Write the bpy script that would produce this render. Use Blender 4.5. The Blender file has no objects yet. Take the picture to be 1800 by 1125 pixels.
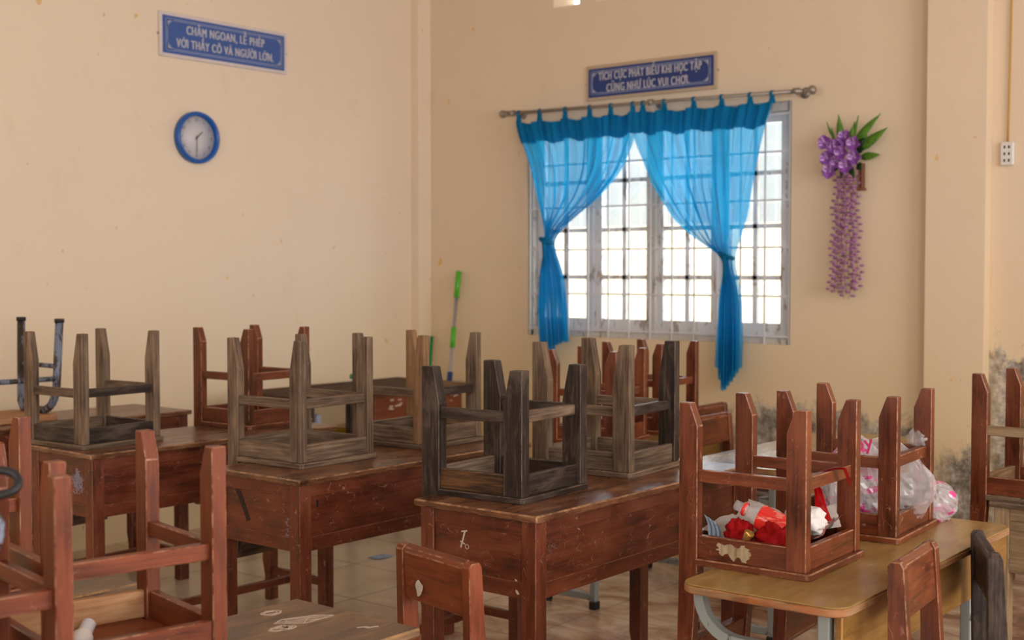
import bpy, bmesh, math, random
from mathutils import Vector, Matrix, noise
random.seed(7)
R = math.radians
PI = math.pi
scene = bpy.context.scene
C = scene.collection

# ------------------------------------------------------------------ camera
cam_d = bpy.data.cameras.new('camera')
cam = bpy.data.objects.new('camera', cam_d); C.objects.link(cam)
cam.location = (5.5578, -5.9361, 1.3544)
YAW, PIT = 0.6845, 0.0380
cam.rotation_euler = (PI/2 - PIT, 0, YAW)
cam_d.lens = 2270.6/1800*36; cam_d.sensor_width = 36; cam_d.clip_start = .05
cam_d.dof.use_dof = True; cam_d.dof.focus_distance = 3.3; cam_d.dof.aperture_fstop = 4.0
scene.camera = cam

# ------------------------------------------------------------------ view, world, light
scene.view_settings.view_transform = 'Standard'; scene.view_settings.look = 'None'
scene.view_settings.exposure = 0.16; scene.view_settings.gamma = 1
scene.view_settings.use_curve_mapping = False
w = bpy.data.worlds.new('world'); scene.world = w; w.use_nodes = True
w.node_tree.nodes['Background'].inputs[0].default_value = (.80, .90, 1, 1)
w.node_tree.nodes['Background'].inputs[1].default_value = 2.6
def sun(name, rot, e, col, ang):
    l = bpy.data.lights.new(name, 'SUN'); l.energy = e; l.color = col; l.angle = ang
    o = bpy.data.objects.new(name, l); C.objects.link(o); o.rotation_euler = rot
    return o
sun('sun', (R(38), 0, R(20)), 8.5, (1, .95, .86), R(2))          # falls on the yard behind the window wall
def area(name, loc, rot, sx, sy, e, col):
    l = bpy.data.lights.new(name, 'AREA'); l.shape = 'RECTANGLE'; l.size = sx; l.size_y = sy
    l.energy = e; l.color = col
    o = bpy.data.objects.new(name, l); C.objects.link(o); o.location = loc; o.rotation_euler = rot
    return o
# daylight entering by the windows and the door of the walls behind and beside the camera
area('daylight_side_window', (8.05, -2.6, 1.9), (0, R(90), 0), 1.5, 2.6, 98, (1, .95, .91))
area('daylight_side_window', (8.05, -6.3, 1.7), (0, R(90), 0), 2.0, 2.0, 72, (1, .95, .91))
area('daylight_rear_window', (4.2, -8.85, 1.9), (R(90), 0, 0), 2.6, 1.5, 42, (1, .94, .89))
area('daylight_window_beyond_sill', (1.68, .62, 1.65), (R(-90), 0, 0), 1.6, 1.2, 40, (.96, .98, 1))

# ------------------------------------------------------------------ materials
def new_mat(name):
    m = bpy.data.materials.new(name); m.use_nodes = True
    nt = m.node_tree; b = nt.nodes['Principled BSDF']
    return m, nt, b
def srgb(r, g, b):
    f = lambda c: (c/255/12.92) if c/255 <= .04045 else ((c/255+.055)/1.055)**2.4
    return (f(r), f(g), f(b), 1)
def N(nt, t, **k):
    n = nt.nodes.new(t)
    for a, v in k.items(): setattr(n, a, v)
    return n
def noise_node(nt, vec, scale, detail=4, rough=.6, dist=0):
    n = N(nt, 'ShaderNodeTexNoise'); n.inputs['Scale'].default_value = scale
    n.inputs['Detail'].default_value = detail; n.inputs['Roughness'].default_value = rough
    n.inputs['Distortion'].default_value = dist
    if vec: nt.links.new(vec, n.inputs['Vector'])
    return n.outputs['Fac']
def mapping(nt, vec, scale=(1,1,1), loc=(0,0,0), rot=(0,0,0)):
    m = N(nt, 'ShaderNodeMapping'); m.inputs['Scale'].default_value = scale
    m.inputs['Location'].default_value = loc; m.inputs['Rotation'].default_value = rot
    nt.links.new(vec, m.inputs['Vector']); return m.outputs[0]
def ramp(nt, fac, stops):
    r = N(nt, 'ShaderNodeValToRGB'); e = r.color_ramp.elements
    while len(e) < len(stops): e.new(.5)
    for i, (p, c) in enumerate(stops): e[i].position = p; e[i].color = c
    nt.links.new(fac, r.inputs[0]); return r.outputs[0]
def mrange(nt, v, a, b, c=0, d=1):
    m = N(nt, 'ShaderNodeMapRange'); nt.links.new(v, m.inputs[0])
    for i, x in enumerate((a, b, c, d)): m.inputs[i+1].default_value = x
    return m.outputs[0]
def mth(nt, op, a, b=None):
    m = N(nt, 'ShaderNodeMath', operation=op)
    for i, x in enumerate((a, b)):
        if x is None: continue
        if isinstance(x, (int, float)): m.inputs[i].default_value = x
        else: nt.links.new(x, m.inputs[i])
    return m.outputs[0]
def mix(nt, f, a, b):
    m = N(nt, 'ShaderNodeMix', data_type='RGBA')
    if isinstance(f, (int, float)): m.inputs[0].default_value = f
    else: nt.links.new(f, m.inputs[0])
    for i, x in ((6, a), (7, b)):
        if isinstance(x, tuple): m.inputs[i].default_value = x
        else: nt.links.new(x, m.inputs[i])
    return m.outputs[2]
W1, B1, G1 = (1,1,1,1), (0,0,0,1), (.5,.5,.5,1)

def wood(name, dark, mid, light, wear, wear_amt=.6, scratch=.5, rough=.45, grain=1.0, patch=0, patch_col=None, scr_col=None, gloss=.4):
    """worn wood: grain runs along U of the uv map, edges are rubbed bare, short scratches all over"""
    m, nt, b = new_mat(name); L = nt.links
    uv = N(nt, 'ShaderNodeUVMap').outputs[0]
    oi = N(nt, 'ShaderNodeObjectInfo')
    off = N(nt, 'ShaderNodeCombineXYZ'); L.new(mth(nt, 'MULTIPLY', oi.outputs['Random'], 37.0), off.inputs[0]); L.new(mth(nt, 'MULTIPLY', oi.outputs['Random'], 11.0), off.inputs[1])
    add = N(nt, 'ShaderNodeVectorMath', operation='ADD'); L.new(uv, add.inputs[0]); L.new(off.outputs[0], add.inputs[1])
    v = add.outputs[0]
    g = noise_node(nt, mapping(nt, v, (3.5, 75, 1)), 1.6, 5, .65, .6)
    big = noise_node(nt, mapping(nt, v, (4, 12, 1)), 1.3, 3, .6)
    f = mth(nt, 'ADD', mth(nt, 'MULTIPLY', g, .55*grain), mth(nt, 'MULTIPLY', big, 1-.55*grain))
    col = ramp(nt, f, [(.37, dark), (.5, mid), (.63, light)])
    vr = mrange(nt, oi.outputs['Random'], 0, 1, .88, 1.14)
    hsv = N(nt, 'ShaderNodeHueSaturation'); L.new(col, hsv.inputs['Color']); L.new(vr, hsv.inputs['Value']); col = hsv.outputs[0]
    if patch:
        pn = noise_node(nt, mapping(nt, v, (6, 16, 1)), 1.0, 6, .7, .8)
        col = mix(nt, mth(nt, 'MULTIPLY', mrange(nt, pn, .60-.1*patch, .66), .85), col, patch_col)
    # hairline scratches: thin contour lines of soft noise, broken up by a second noise
    if scratch:
        tot = None
        for k, (sc_, wd_, rz, asp) in enumerate(((9, .006, .4, 2.2), (15, .008, -.9, 2.6), (24, .010, 1.2, 2.0))):
            n_ = noise_node(nt, mapping(nt, v, (1, asp, 1), (k*3, k, 0), (0, 0, rz)), sc_, 1, .5, .2)
            s_ = mrange(nt, mth(nt, 'ABSOLUTE', mth(nt, 'SUBTRACT', n_, .5)), wd_*scratch, wd_*.25*scratch)
            brk = mrange(nt, noise_node(nt, mapping(nt, v, (1, 1, 1), (k*7, 2, 0)), 13+5*k, 3, .6), .56, .62)
            s_ = mth(nt, 'MULTIPLY', s_, brk)
            tot = s_ if tot is None else mth(nt, 'MAXIMUM', tot, s_)
        col = mix(nt, mth(nt, 'MULTIPLY', tot, min(1, .75*scratch)), col, scr_col or wear)
        cl = mrange(nt, noise_node(nt, v, 7, 3), .45, .70)
        sp = mth(nt, 'MULTIPLY', mrange(nt, noise_node(nt, mapping(nt, v, (1, 1.6, 1)), 150, 3, .75), .64, .72), cl)
        col = mix(nt, mth(nt, 'MULTIPLY', sp, min(1, .8*scratch)), col, scr_col or wear)
    # rubbed arrises
    ea = N(nt, 'ShaderNodeAttribute'); ea.attribute_name = 'edge'
    en = mrange(nt, noise_node(nt, v, 22, 4, .7), .42, .60)
    col = mix(nt, mth(nt, 'MULTIPLY', mth(nt, 'MULTIPLY', ea.outputs['Fac'], en), min(1, wear_amt*.95)), col, wear)
    L.new(col, b.inputs['Base Color'])
    rg = mrange(nt, big, .3, .7, rough-(.03 if rough < .3 else .08), rough+(.04 if rough < .3 else .14)); L.new(rg, b.inputs['Roughness'])
    b.inputs['Specular IOR Level'].default_value = gloss
    bp = N(nt, 'ShaderNodeBump'); bp.inputs['Strength'].default_value = .18; bp.inputs['Distance'].default_value = .002
    L.new(g, bp.inputs['Height']); L.new(bp.outputs[0], b.inputs['Normal'])
    return m
def plain(name, col, rough=.5, metal=0, var=0, scale=30, spec=.5, bump=0):
    m, nt, b = new_mat(name)
    if var:
        oc = N(nt, 'ShaderNodeTexCoord').outputs['Object']
        f = noise_node(nt, oc, scale, 5, .65)
        d = tuple(c*(1-var) for c in col[:3])+(1,); l = tuple(min(1, c*(1+var)) for c in col[:3])+(1,)
        nt.links.new(ramp(nt, f, [(.3, d), (.7, l)]), b.inputs['Base Color'])
        if bump:
            bp = N(nt, 'ShaderNodeBump'); bp.inputs['Strength'].default_value = bump; bp.inputs['Distance'].default_value = .004
            nt.links.new(f, bp.inputs['Height']); nt.links.new(bp.outputs[0], b.inputs['Normal'])
    else: b.inputs['Base Color'].default_value = col
    b.inputs['Roughness'].default_value = rough; b.inputs['Metallic'].default_value = metal
    b.inputs['Specular IOR Level'].default_value = spec
    return m
def chipped(name, base, under, amt=.5, rough=.45):
    m, nt, b = new_mat(name)
    oc = N(nt, 'ShaderNodeTexCoord').outputs['Object']
    f = mrange(nt, noise_node(nt, mapping(nt, oc, (1, 1, .35)), 26, 5, .7, .5), .62-.16*amt, .66-.16*amt)
    nt.links.new(mix(nt, f, base, under), b.inputs['Base Color']); b.inputs['Roughness'].default_value = rough
    return m

M = {}
M['red'] = wood('red_brown_varnish', srgb(60,26,11), srgb(104,47,19), srgb(122,62,30), srgb(176,128,96), .85, .75, .36, .8, scr_col=srgb(176,124,94), gloss=.55)
M['redbright'] = wood('orange_brown_varnish', srgb(80,34,12), srgb(114,51,21), srgb(130,64,30), srgb(186,140,110), .7, .4, .42, .8, scr_col=srgb(171,128,102), gloss=.45)
M['desk'] = wood('desk_red_paint', srgb(66,29,15), srgb(102,46,24), srgb(120,62,36), srgb(160,108,76), .55, 1.0, .42, .6, scr_col=srgb(167,125,105), gloss=.5)
M['top'] = wood('worn_desk_top', srgb(54,28,16), srgb(94,56,36), srgb(134,94,64), srgb(176,134,95), .9, .7, .30, .7, 1, srgb(134,87,57), scr_col=srgb(185,149,116), gloss=.6)
M['tabletopmatt'] = wood('matt_brown_table_top', srgb(60,46,36), srgb(84,66,52), srgb(104,84,68), srgb(130,104,82), .5, .2, .85, .8, gloss=.08)
M['topgrey'] = wood('grey_brown_desk_top', srgb(74,54,40), srgb(112,86,64), srgb(146,114,84), srgb(170,126,76), .8, .3, .38, .8, gloss=.5)
M['old'] = wood('weathered_grey_wood', srgb(62,48,38), srgb(108,88,71), srgb(140,118,96), srgb(140,114,92), .5, .25, .7, 1.0, gloss=.25)
M['oldlight'] = wood('pale_bare_wood', srgb(99,72,50), srgb(131,99,70), srgb(149,117,87), srgb(164,136,109), .4, .15, .7, 1.0, gloss=.2)
M['black'] = wood('blackened_wood', srgb(14,9,8), srgb(44,32,27), srgb(84,68,58), srgb(108,88,72), .6, .35, .5, 1.0, 1, srgb(90,75,63), gloss=.4)
M['blackgold'] = wood('dark_wood_with_golden_streaks', srgb(24,15,10), srgb(60,39,22), srgb(114,77,39), srgb(138,110,83), .5, .2, .5, 1.0)
M['tan'] = wood('old_tan_desk_wood', srgb(118,98,72), srgb(150,126,96), srgb(172,148,118), srgb(101,77,55), .6, .4, .6, .9, gloss=.3)
M['pine'] = wood('raw_pine', srgb(150,103,67), srgb(176,129,89), srgb(186,145,105), srgb(175,129,92), .3, .1, .65, .7, gloss=.25)
M['lam'] = wood('yellow_laminate', srgb(132,102,54), srgb(142,112,62), srgb(152,122,72), srgb(140,97,61), .0, .14, .24, .25, scr_col=srgb(89,69,46), gloss=.6)
M['lamedge'] = wood('chipped_laminate_edge', srgb(105,73,46), srgb(146,110,76), srgb(165,130,94), srgb(184,101,41), .3, .3, .55, .5, 1, srgb(174,97,43))
M['lampanel'] = wood('laminate_panel', srgb(120,84,37), srgb(138,98,45), srgb(152,113,61), srgb(186,139,83), .6, .3, .35, .9, gloss=.5)
M['stain'] = wood('rubbed_bare_patch', srgb(108,88,59), srgb(159,139,106), srgb(186,170,141), srgb(190,171,143), .2, 0, .7, 1)
M['soot'] = plain('soot_brown', srgb(40,22,16), .7)
M['steel'] = chipped('grey_painted_steel', srgb(140,146,142), srgb(70,62,56), .1)
M['bluesteel'] = chipped('blue_grey_rusted_steel', srgb(112,120,138), srgb(58,44,38), .75, .5)
M['plastic_blk'] = plain('black_plastic', srgb(24,23,26), .5)
M['blue'] = plain('blue_plastic', srgb(22,88,170), .3)
M['clockface'] = plain('clock_face_white', srgb(205,200,204), .4)
M['ink'] = plain('grey_ink', srgb(84,78,84), .6)
M['signblue'] = plain('sign_blue_board', srgb(58,92,160), .35)
M['signnavy'] = plain('sign_navy_board', srgb(22,52,118), .35)
M['signtrim'] = plain('sign_light_trim', srgb(158,166,196), .5)
M['signtext'] = plain('sign_letters', srgb(192,190,200), .5)
M['frosted'] = plain('pale_sign_frame', srgb(214,202,200), .5, var=.08)
M['beigeframe'] = plain('beige_sign_frame', srgb(186,164,138), .6, var=.05)
M['rod'] = plain('dull_metal', srgb(150,140,130), .4, .6)
M['sash'] = chipped('weathered_sash_paint', srgb(208,208,210), srgb(160,148,136), .45, .6)
M['grille'] = plain('white_painted_bar', srgb(214,212,212), .5)
M['winframe'] = chipped('window_frame_paint', srgb(196,190,182), srgb(140,132,124), .3, .6)
M['green'] = plain('green_plastic', srgb(84,176,44), .4)
M['dkgreen'] = plain('dark_green_plastic', srgb(26,132,74), .4)
M['alu'] = plain('aluminium_tube', srgb(170,166,166), .35, .5)
M['navy'] = plain('navy_plastic', srgb(22,52,106), .4)
M['leaf'] = plain('leaf_green', srgb(112,160,56), .5, var=.35, scale=40)
M['leafdk'] = plain('deep_leaf_green', srgb(40,76,36), .5, var=.3, scale=40)
M['petal'] = plain('violet_petal', srgb(134,72,162), .5, var=.4, scale=55)
M['petalhi'] = plain('pale_violet_petal', srgb(186,150,200), .5, var=.2, scale=60)
M['strand'] = plain('mauve_blossom', srgb(160,104,150), .6, var=.35, scale=90)
M['stem'] = plain('stem_olive', srgb(120,110,70), .6)
M['brown'] = plain('brown_cane', srgb(110,62,34), .5, var=.2)
M['socket'] = plain('white_socket', srgb(216,212,206), .35)
M['orange'] = plain('yellow_orange_cord', srgb(190,138,50), .5)
M['mark'] = plain('dried_white_paint', srgb(205,196,180), .8, var=.15, scale=120)
M['chalk'] = plain('chalk', srgb(196,178,160), .9, var=.2, scale=150)
M['chalkblue'] = plain('bluish_chalk', srgb(160,150,164), .9, var=.25, scale=150)
M['paper'] = plain('white_paper', srgb(222,214,208), .8, var=.05, scale=20)
M['paperblue'] = plain('pale_blue_paper', srgb(186,198,214), .8, var=.1, scale=30)
M['papergrn'] = plain('grey_green_paper', srgb(188,196,184), .8, var=.10, scale=40)
M['paperpink'] = plain('pink_paper', srgb(222,160,152), .8, var=.10, scale=40)
M['tray'] = plain('yellow_plastic', srgb(206,160,36), .35)
M['gold'] = plain('gold_foil', srgb(196,150,80), .25, .8)
M['foilblue'] = plain('blue_foil', srgb(26,92,150), .3, .3)

# fabrics
def cloth(name, col, col2, transl=.4, transp=0.0, rough=.8, scale=12):
    m, nt, b = new_mat(name); L = nt.links
    oc = N(nt, 'ShaderNodeTexCoord').outputs['Object']
    c = mix(nt, noise_node(nt, oc, scale, 3), col, col2)
    L.new(c, b.inputs['Base Color']); b.inputs['Roughness'].default_value = rough; b.inputs['Specular IOR Level'].default_value = .2
    out = nt.nodes['Material Output']
    t = N(nt, 'ShaderNodeBsdfTranslucent'); L.new(c, t.inputs[0])
    ms = N(nt, 'ShaderNodeMixShader'); ms.inputs[0].default_value = transl; L.new(b.outputs[0], ms.inputs[1]); L.new(t.outputs[0], ms.inputs[2])
    last = ms
    if transp:
        tr = N(nt, 'ShaderNodeBsdfTransparent'); L.new(mix(nt, .5, c, W1), tr.inputs[0])
        m2 = N(nt, 'ShaderNodeMixShader'); m2.inputs[0].default_value = transp; L.new(ms.outputs[0], m2.inputs[1]); L.new(tr.outputs[0], m2.inputs[2]); last = m2
    L.new(last.outputs[0], out.inputs[0])
    return m
M['curtain'] = cloth('sheer_blue_cloth', srgb(14,148,204), srgb(36,168,218), .6, .30)
M['curtaindbl'] = cloth('doubled_blue_cloth', srgb(6,112,160), srgb(12,126,172), .4, .02)
M['redcloth'] = cloth('red_scarf_cloth', srgb(176,10,16), srgb(132,6,12), .12)
M['redsheer'] = cloth('sheer_red_cloth', srgb(214,36,34), srgb(206,20,24), .4, .15)

def film(name, tint, alpha=.5, print_col=None):
    m, nt, b = new_mat(name); L = nt.links
    b.inputs['Base Color'].default_value = tint; b.inputs['Roughness'].default_value = .12; b.inputs['Specular IOR Level'].default_value = .9
    fac = alpha
    if print_col:
        oc = N(nt, 'ShaderNodeTexCoord').outputs['Object']
        pf = mrange(nt, noise_node(nt, mapping(nt, oc, (1, 1, 2.5)), 13, 2, .5, .3), .585, .60)
        L.new(mix(nt, pf, tint, print_col), b.inputs['Base Color'])
        fac = mth(nt, 'ADD', mth(nt, 'MULTIPLY', pf, .95-alpha), alpha)
    tr = N(nt, 'ShaderNodeBsdfTransparent'); ms = N(nt, 'ShaderNodeMixShader')
    if isinstance(fac, float): ms.inputs[0].default_value = fac
    else: L.new(fac, ms.inputs[0])
    L.new(tr.outputs[0], ms.inputs[1]); L.new(b.outputs[0], ms.inputs[2]); L.new(ms.outputs[0], nt.nodes['Material Output'].inputs[0])
    return m
M['bag'] = film('clear_plastic_film', (.80, .77, .79, 1), .30)
M['bagprint'] = film('printed_plastic_film', (.80, .76, .79, 1), .36, srgb(214,70,140))
M['bottle'] = film('clear_bottle_plastic', (.9, .86, .86, 1), .30)
M['pinkprint'] = plain('magenta_print', srgb(206,44,112), .4)
m, nt, b = new_mat('window_glass'); 
tr = N(nt, 'ShaderNodeBsdfTransparent'); tr.inputs[0].default_value = (.93, .95, .95, 1)
gl = N(nt, 'ShaderNodeBsdfGlossy'); gl.inputs[1].default_value = .08
ms = N(nt, 'ShaderNodeMixShader'); ms.inputs[0].default_value = .08
nt.links.new(tr.outputs[0], ms.inputs[1]); nt.links.new(gl.outputs[0], ms.inputs[2]); nt.links.new(ms.outputs[0], nt.nodes['Material Output'].inputs[0]); M['glass'] = m
# bottle label
m, nt, b = new_mat('red_bottle_label')
oc = N(nt, 'ShaderNodeTexCoord').outputs['Object']
f = mrange(nt, noise_node(nt, mapping(nt, oc, (30, 30, 160)), 1, 2), .58, .62)
nt.links.new(mix(nt, mth(nt, 'MULTIPLY', f, .6), srgb(226,50,42), srgb(240,150,130)), b.inputs['Base Color']); b.inputs['Roughness'].default_value = .2; M['label'] = m

# plaster walls
def wall_mat(name, base, yellow, molds=(), spots=True, yz=.9):
    m, nt, b = new_mat(name); L = nt.links
    oc = N(nt, 'ShaderNodeTexCoord').outputs['Object']
    sep = N(nt, 'ShaderNodeSeparateXYZ'); L.new(oc, sep.inputs[0]); X, Y, Z = sep.outputs
    n1 = noise_node(nt, oc, 1.3, 5, .6); n2 = noise_node(nt, mapping(nt, oc, (1, 1, .6)), 6, 5, .65)
    c = mix(nt, mrange(nt, n1, .3, .7, 0, .5), base, tuple(x*.93 for x in base[:3])+(1,))
    zz = mth(nt, 'ADD', Z, mth(nt, 'MULTIPLY', mth(nt, 'SUBTRACT', n1, .5), 1.2))
    c = mix(nt, mrange(nt, zz, yz+.55, yz-.75), c, yellow)
    c = mix(nt, mrange(nt, n2, .60, .80, 0, .35), c, tuple(x*.80 for x in yellow[:3])+(1,))
    if spots:
        s = mrange(nt, noise_node(nt, mapping(nt, oc, (1.2, 1.2, 1)), 9, 2, .5), .735, .75)
        c = mix(nt, mth(nt, 'MULTIPLY', s, .7), c, srgb(222,170,84))
        s = mrange(nt, noise_node(nt, mapping(nt, oc, (1, 1, .4), (4, 3, 9)), 34, 2, .5), .755, .78)
        c = mix(nt, mth(nt, 'MULTIPLY', s, .6), c, srgb(150,112,72))
    for (x0, x1, zt, soft, dark) in molds:
        ins = mth(nt, 'MULTIPLY', mrange(nt, X, x0-.12, x0+.1), mrange(nt, X, x1+.1, x1-.1))
        nn = noise_node(nt, mapping(nt, oc, (1, 1, .7), (x0, 0, 0)), 5.5, 7, .72, .4)
        h = mth(nt, 'SUBTRACT', mth(nt, 'MULTIPLY', nn, .62), mth(nt, 'SUBTRACT', Z, zt-.31))
        f = mth(nt, 'MULTIPLY', mrange(nt, h, 0, soft), ins)
        mc = ramp(nt, noise_node(nt, oc, 11, 7, .75), [(.40, dark), (.52, srgb(146,138,130)), (.62, srgb(204,196,184))])
        c = mix(nt, mth(nt, 'MULTIPLY', f, .9), c, mc)
    L.new(c, b.inputs['Base Color']); b.inputs['Roughness'].default_value = .85; b.inputs['Specular IOR Level'].default_value = .2
    bp = N(nt, 'ShaderNodeBump'); bp.inputs['Strength'].default_value = .12; bp.inputs['Distance'].default_value = .01
    L.new(n2, bp.inputs['Height']); L.new(bp.outputs[0], b.inputs['Normal'])
    return m
BEIGE, YEL = srgb(227,206,179), srgb(222,197,150)
M['wallA'] = wall_mat('plaster_left', srgb(235,216,193), srgb(230,206,166))
M['wallB'] = wall_mat('plaster_back', BEIGE, YEL, [(2.15, 3.3, .68, .07, srgb(78,70,62)), (3.50, 4.6, 1.0, .05, srgb(22,21,20))], yz=1.05)
M['pil'] = wall_mat('plaster_pilaster', BEIGE, YEL, [(3.30, 3.60, .60, .07, srgb(60,54,48))], yz=1.0)
M['wallC'] = wall_mat('plaster_rest', BEIGE, YEL, spots=False)
M['ceil'] = plain('ceiling_white', srgb(214,206,196), .9, var=.03, scale=3)
M['outwall'] = plain('cream_yard_wall', srgb(240,220,186), .9, var=.06, scale=3)
M['outgrey'] = plain('grey_building_wall', srgb(150,152,152), .8, var=.06, scale=6)
M['ground'] = plain('yard_concrete', srgb(190,182,170), .9, var=.1, scale=4)
# floor tiles
m, nt, b = new_mat('beige_floor_tiles'); L = nt.links
oc = N(nt, 'ShaderNodeTexCoord').outputs['Object']
br = N(nt, 'ShaderNodeTexBrick'); br.offset = 0; br.squash = 1
L.new(mapping(nt, oc, (1, 1, 1), (-2.60+4.5, 1.80+9, 0)), br.inputs['Vector'])
br.inputs['Scale'].default_value = 1; br.inputs['Brick Width'].default_value = .45; br.inputs['Row Height'].default_value = .45
br.inputs['Mortar Size'].default_value = .004; br.inputs['Mortar Smooth'].default_value = .2
br.inputs['Color1'].default_value = (0,0,0,1); br.inputs['Color2'].default_value = (1,1,1,1); br.inputs['Mortar'].default_value = (.5,.5,.5,1)
sep = N(nt, 'ShaderNodeSeparateXYZ'); L.new(oc, sep.inputs[0])
marb = noise_node(nt, mapping(nt, oc, (1, 1.6, 1), (0,0,0), (0,0,.6)), 2.6, 5, .6, 1.6)
plainc = ramp(nt, noise_node(nt, oc, 2.4, 5, .6), [(.3, srgb(178,156,132)), (.7, srgb(206,186,160))])
brown = ramp(nt, marb, [(.36, srgb(140,98,74)), (.48, srgb(176,142,118)), (.62, srgb(204,180,156))])
zone = mrange(nt, mth(nt, 'ADD', sep.outputs[0], mth(nt, 'MULTIPLY', marb, .8)), 2.1, 2.7)
c = mix(nt, zone, plainc, brown)
c = mix(nt, mth(nt, 'MULTIPLY', br.outputs['Fac'], .75), c, srgb(120,98,78))
L.new(c, b.inputs['Base Color']); b.inputs['Roughness'].default_value = .22
b.inputs['Specular IOR Level'].default_value = .5; M['floor'] = m

# ------------------------------------------------------------------ mesh helpers
def mark_bevel(bm, bev):
    for f in bm.faces: f.tag = False
    for f in bmesh.ops.bevel(bm, geom=bm.edges[:], offset=bev, segments=1, affect='EDGES')['faces']: f.tag = True
class MB:
    def __init__(s):
        s.bm = bmesh.new(); s.uv = s.bm.loops.layers.uv.new('UVMap'); s.ed = s.bm.faces.layers.float.new('edge')
    def _merge(s, bm, axis, mi=0, smooth=False):
        ou, ov = random.uniform(0, 9), random.uniform(0, 9)
        vm = {}
        for v in bm.verts: vm[v] = s.bm.verts.new(v.co)
        for f in bm.faces:
            try: nf = s.bm.faces.new([vm[v] for v in f.verts])
            except ValueError: continue
            nf.smooth = smooth; nf.material_index = mi; nf[s.ed] = 1.0 if f.tag else 0.0
            n = f.normal; oth = [a for a in range(3) if a != axis]
            va = min(oth, key=lambda a: abs(n[a]))
            if abs(n[axis]) > .8: ua, va = oth
            else: ua = axis
            for lp in nf.loops:
                lp[s.uv].uv = (lp.vert.co[ua]+ou, lp.vert.co[va]+ov)
        bm.free()
    def box(s, x0, x1, y0, y1, z0, z1, bev=.002, axis=None, mi=0, M4=None, fn=None):
        bm = bmesh.new()
        bmesh.ops.create_cube(bm, size=1)
        for v in bm.verts:
            v.co = Vector(((x0+x1)/2+v.co.x*(x1-x0), (y0+y1)/2+v.co.y*(y1-y0), (z0+z1)/2+v.co.z*(z1-z0)))
        if fn:
            for v in bm.verts: v.co = Vector(fn(*v.co))
        if bev: mark_bevel(bm, bev)
        if axis is None:
            d = (x1-x0, y1-y0, z1-z0); axis = d.index(max(d))
        bm.normal_update()
        if M4 is not None: bm.transform(M4); bm.normal_update()
        s._merge(bm, axis, mi); return s
    def prism(s, pts, a0, a1, plane='xz', bev=.002, axis=2, mi=0, smooth=False, M4=None):
        """polygon in the given plane pushed along the third axis"""
        bm = bmesh.new()
        def P(p, a): return {'xz': (p[0], a, p[1]), 'xy': (p[0], p[1], a), 'yz': (a, p[0], p[1])}[plane]
        v0 = [bm.verts.new(P(p, a0)) for p in pts]; v1 = [bm.verts.new(P(p, a1)) for p in pts]
        bm.faces.new(v0); bm.faces.new(v1[::-1])
        n = len(pts)
        for i in range(n): bm.faces.new((v0[i], v1[i], v1[(i+1) % n], v0[(i+1) % n]))
        bmesh.ops.recalc_face_normals(bm, faces=bm.faces[:])
        if bev: mark_bevel(bm, bev)
        if M4 is not None: bm.transform(M4)
        bm.normal_update(); s._merge(bm, axis, mi, smooth); return s
    def tube(s, pts, r, seg=10, mi=0, cap=True, flat=None, upv=None):
        bm = bmesh.new(); pts = [Vector(p) for p in pts]; rings = []
        for i, p in enumerate(pts):
            t = (pts[min(i+1, len(pts)-1)]-pts[max(i-1, 0)]).normalized()
            up = Vector(upv) if upv else (Vector((0, 0, 1)) if abs(t.z) < .95 else Vector((1, 0, 0)))
            a = t.cross(up).normalized(); bb = a.cross(t)
            rr = r[i] if isinstance(r, (list, tuple)) else r
            ring = []
            for k in range(seg):
                an = 2*PI*k/seg + PI/seg
                ring.append(bm.verts.new(p + a*math.cos(an)*rr*(flat[0] if flat else 1) + bb*math.sin(an)*rr*(flat[1] if flat else 1)))
            rings.append(ring)
        for i in range(len(rings)-1):
            for k in range(seg): bm.faces.new((rings[i][k], rings[i][(k+1) % seg], rings[i+1][(k+1) % seg], rings[i+1][k]))
        if cap: bm.faces.new(rings[0][::-1]); bm.faces.new(rings[-1])
        bmesh.ops.recalc_face_normals(bm, faces=bm.faces[:]); bm.normal_update()
        s._merge(bm, 2, mi, seg > 4); return s
    def lathe(s, prof, seg=24, mi=0, M4=None, smooth=True):
        bm = bmesh.new(); rings = []
        for r_, z_ in prof: rings.append([bm.verts.new((r_*math.cos(2*PI*k/seg), r_*math.sin(2*PI*k/seg), z_)) for k in range(seg)])
        for i in range(len(rings)-1):
            for k in range(seg): bm.faces.new((rings[i][k], rings[i][(k+1) % seg], rings[i+1][(k+1) % seg], rings[i+1][k]))
        bmesh.ops.remove_doubles(bm, verts=bm.verts[:], dist=1e-5)
        bmesh.ops.recalc_face_normals(bm, faces=bm.faces[:])
        if M4 is not None: bm.transform(M4)
        bm.normal_update(); s._merge(bm, 2, mi, smooth); return s
    def grid(s, fn, nu, nv, mi=0, smooth=True, closed=False):
        bm = bmesh.new()
        g = [[bm.verts.new(fn(i/nu, j/nv)) for i in range(nu+(0 if closed else 1))] for j in range(nv+1)]
        w_ = len(g[0])
        for j in range(nv):
            for i in range(nu):
                bm.faces.new((g[j][i], g[j][(i+1) % w_], g[j+1][(i+1) % w_], g[j+1][i]))
        bm.normal_update(); s._merge(bm, 2, mi, smooth); return s
    def build(s, name, mats, parent=None, label=None, cat=None, group=None, kind=None, loc=None, rz=0, solid=0):
        me = bpy.data.meshes.new(name)
        if solid:
            bmesh.ops.solidify(s.bm, geom=s.bm.faces[:], thickness=solid)
        s.bm.to_mesh(me); s.bm.free()
        for m_ in (mats if isinstance(mats, (list, tuple)) else [mats]): me.materials.append(M[m_] if isinstance(m_, str) else m_)
        o = bpy.data.objects.new(name, me); C.objects.link(o); o.parent = parent
        tag(o, label, cat, group, kind)
        if loc is not None: o.location = loc
        o.rotation_euler.z = rz
        return o
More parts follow.
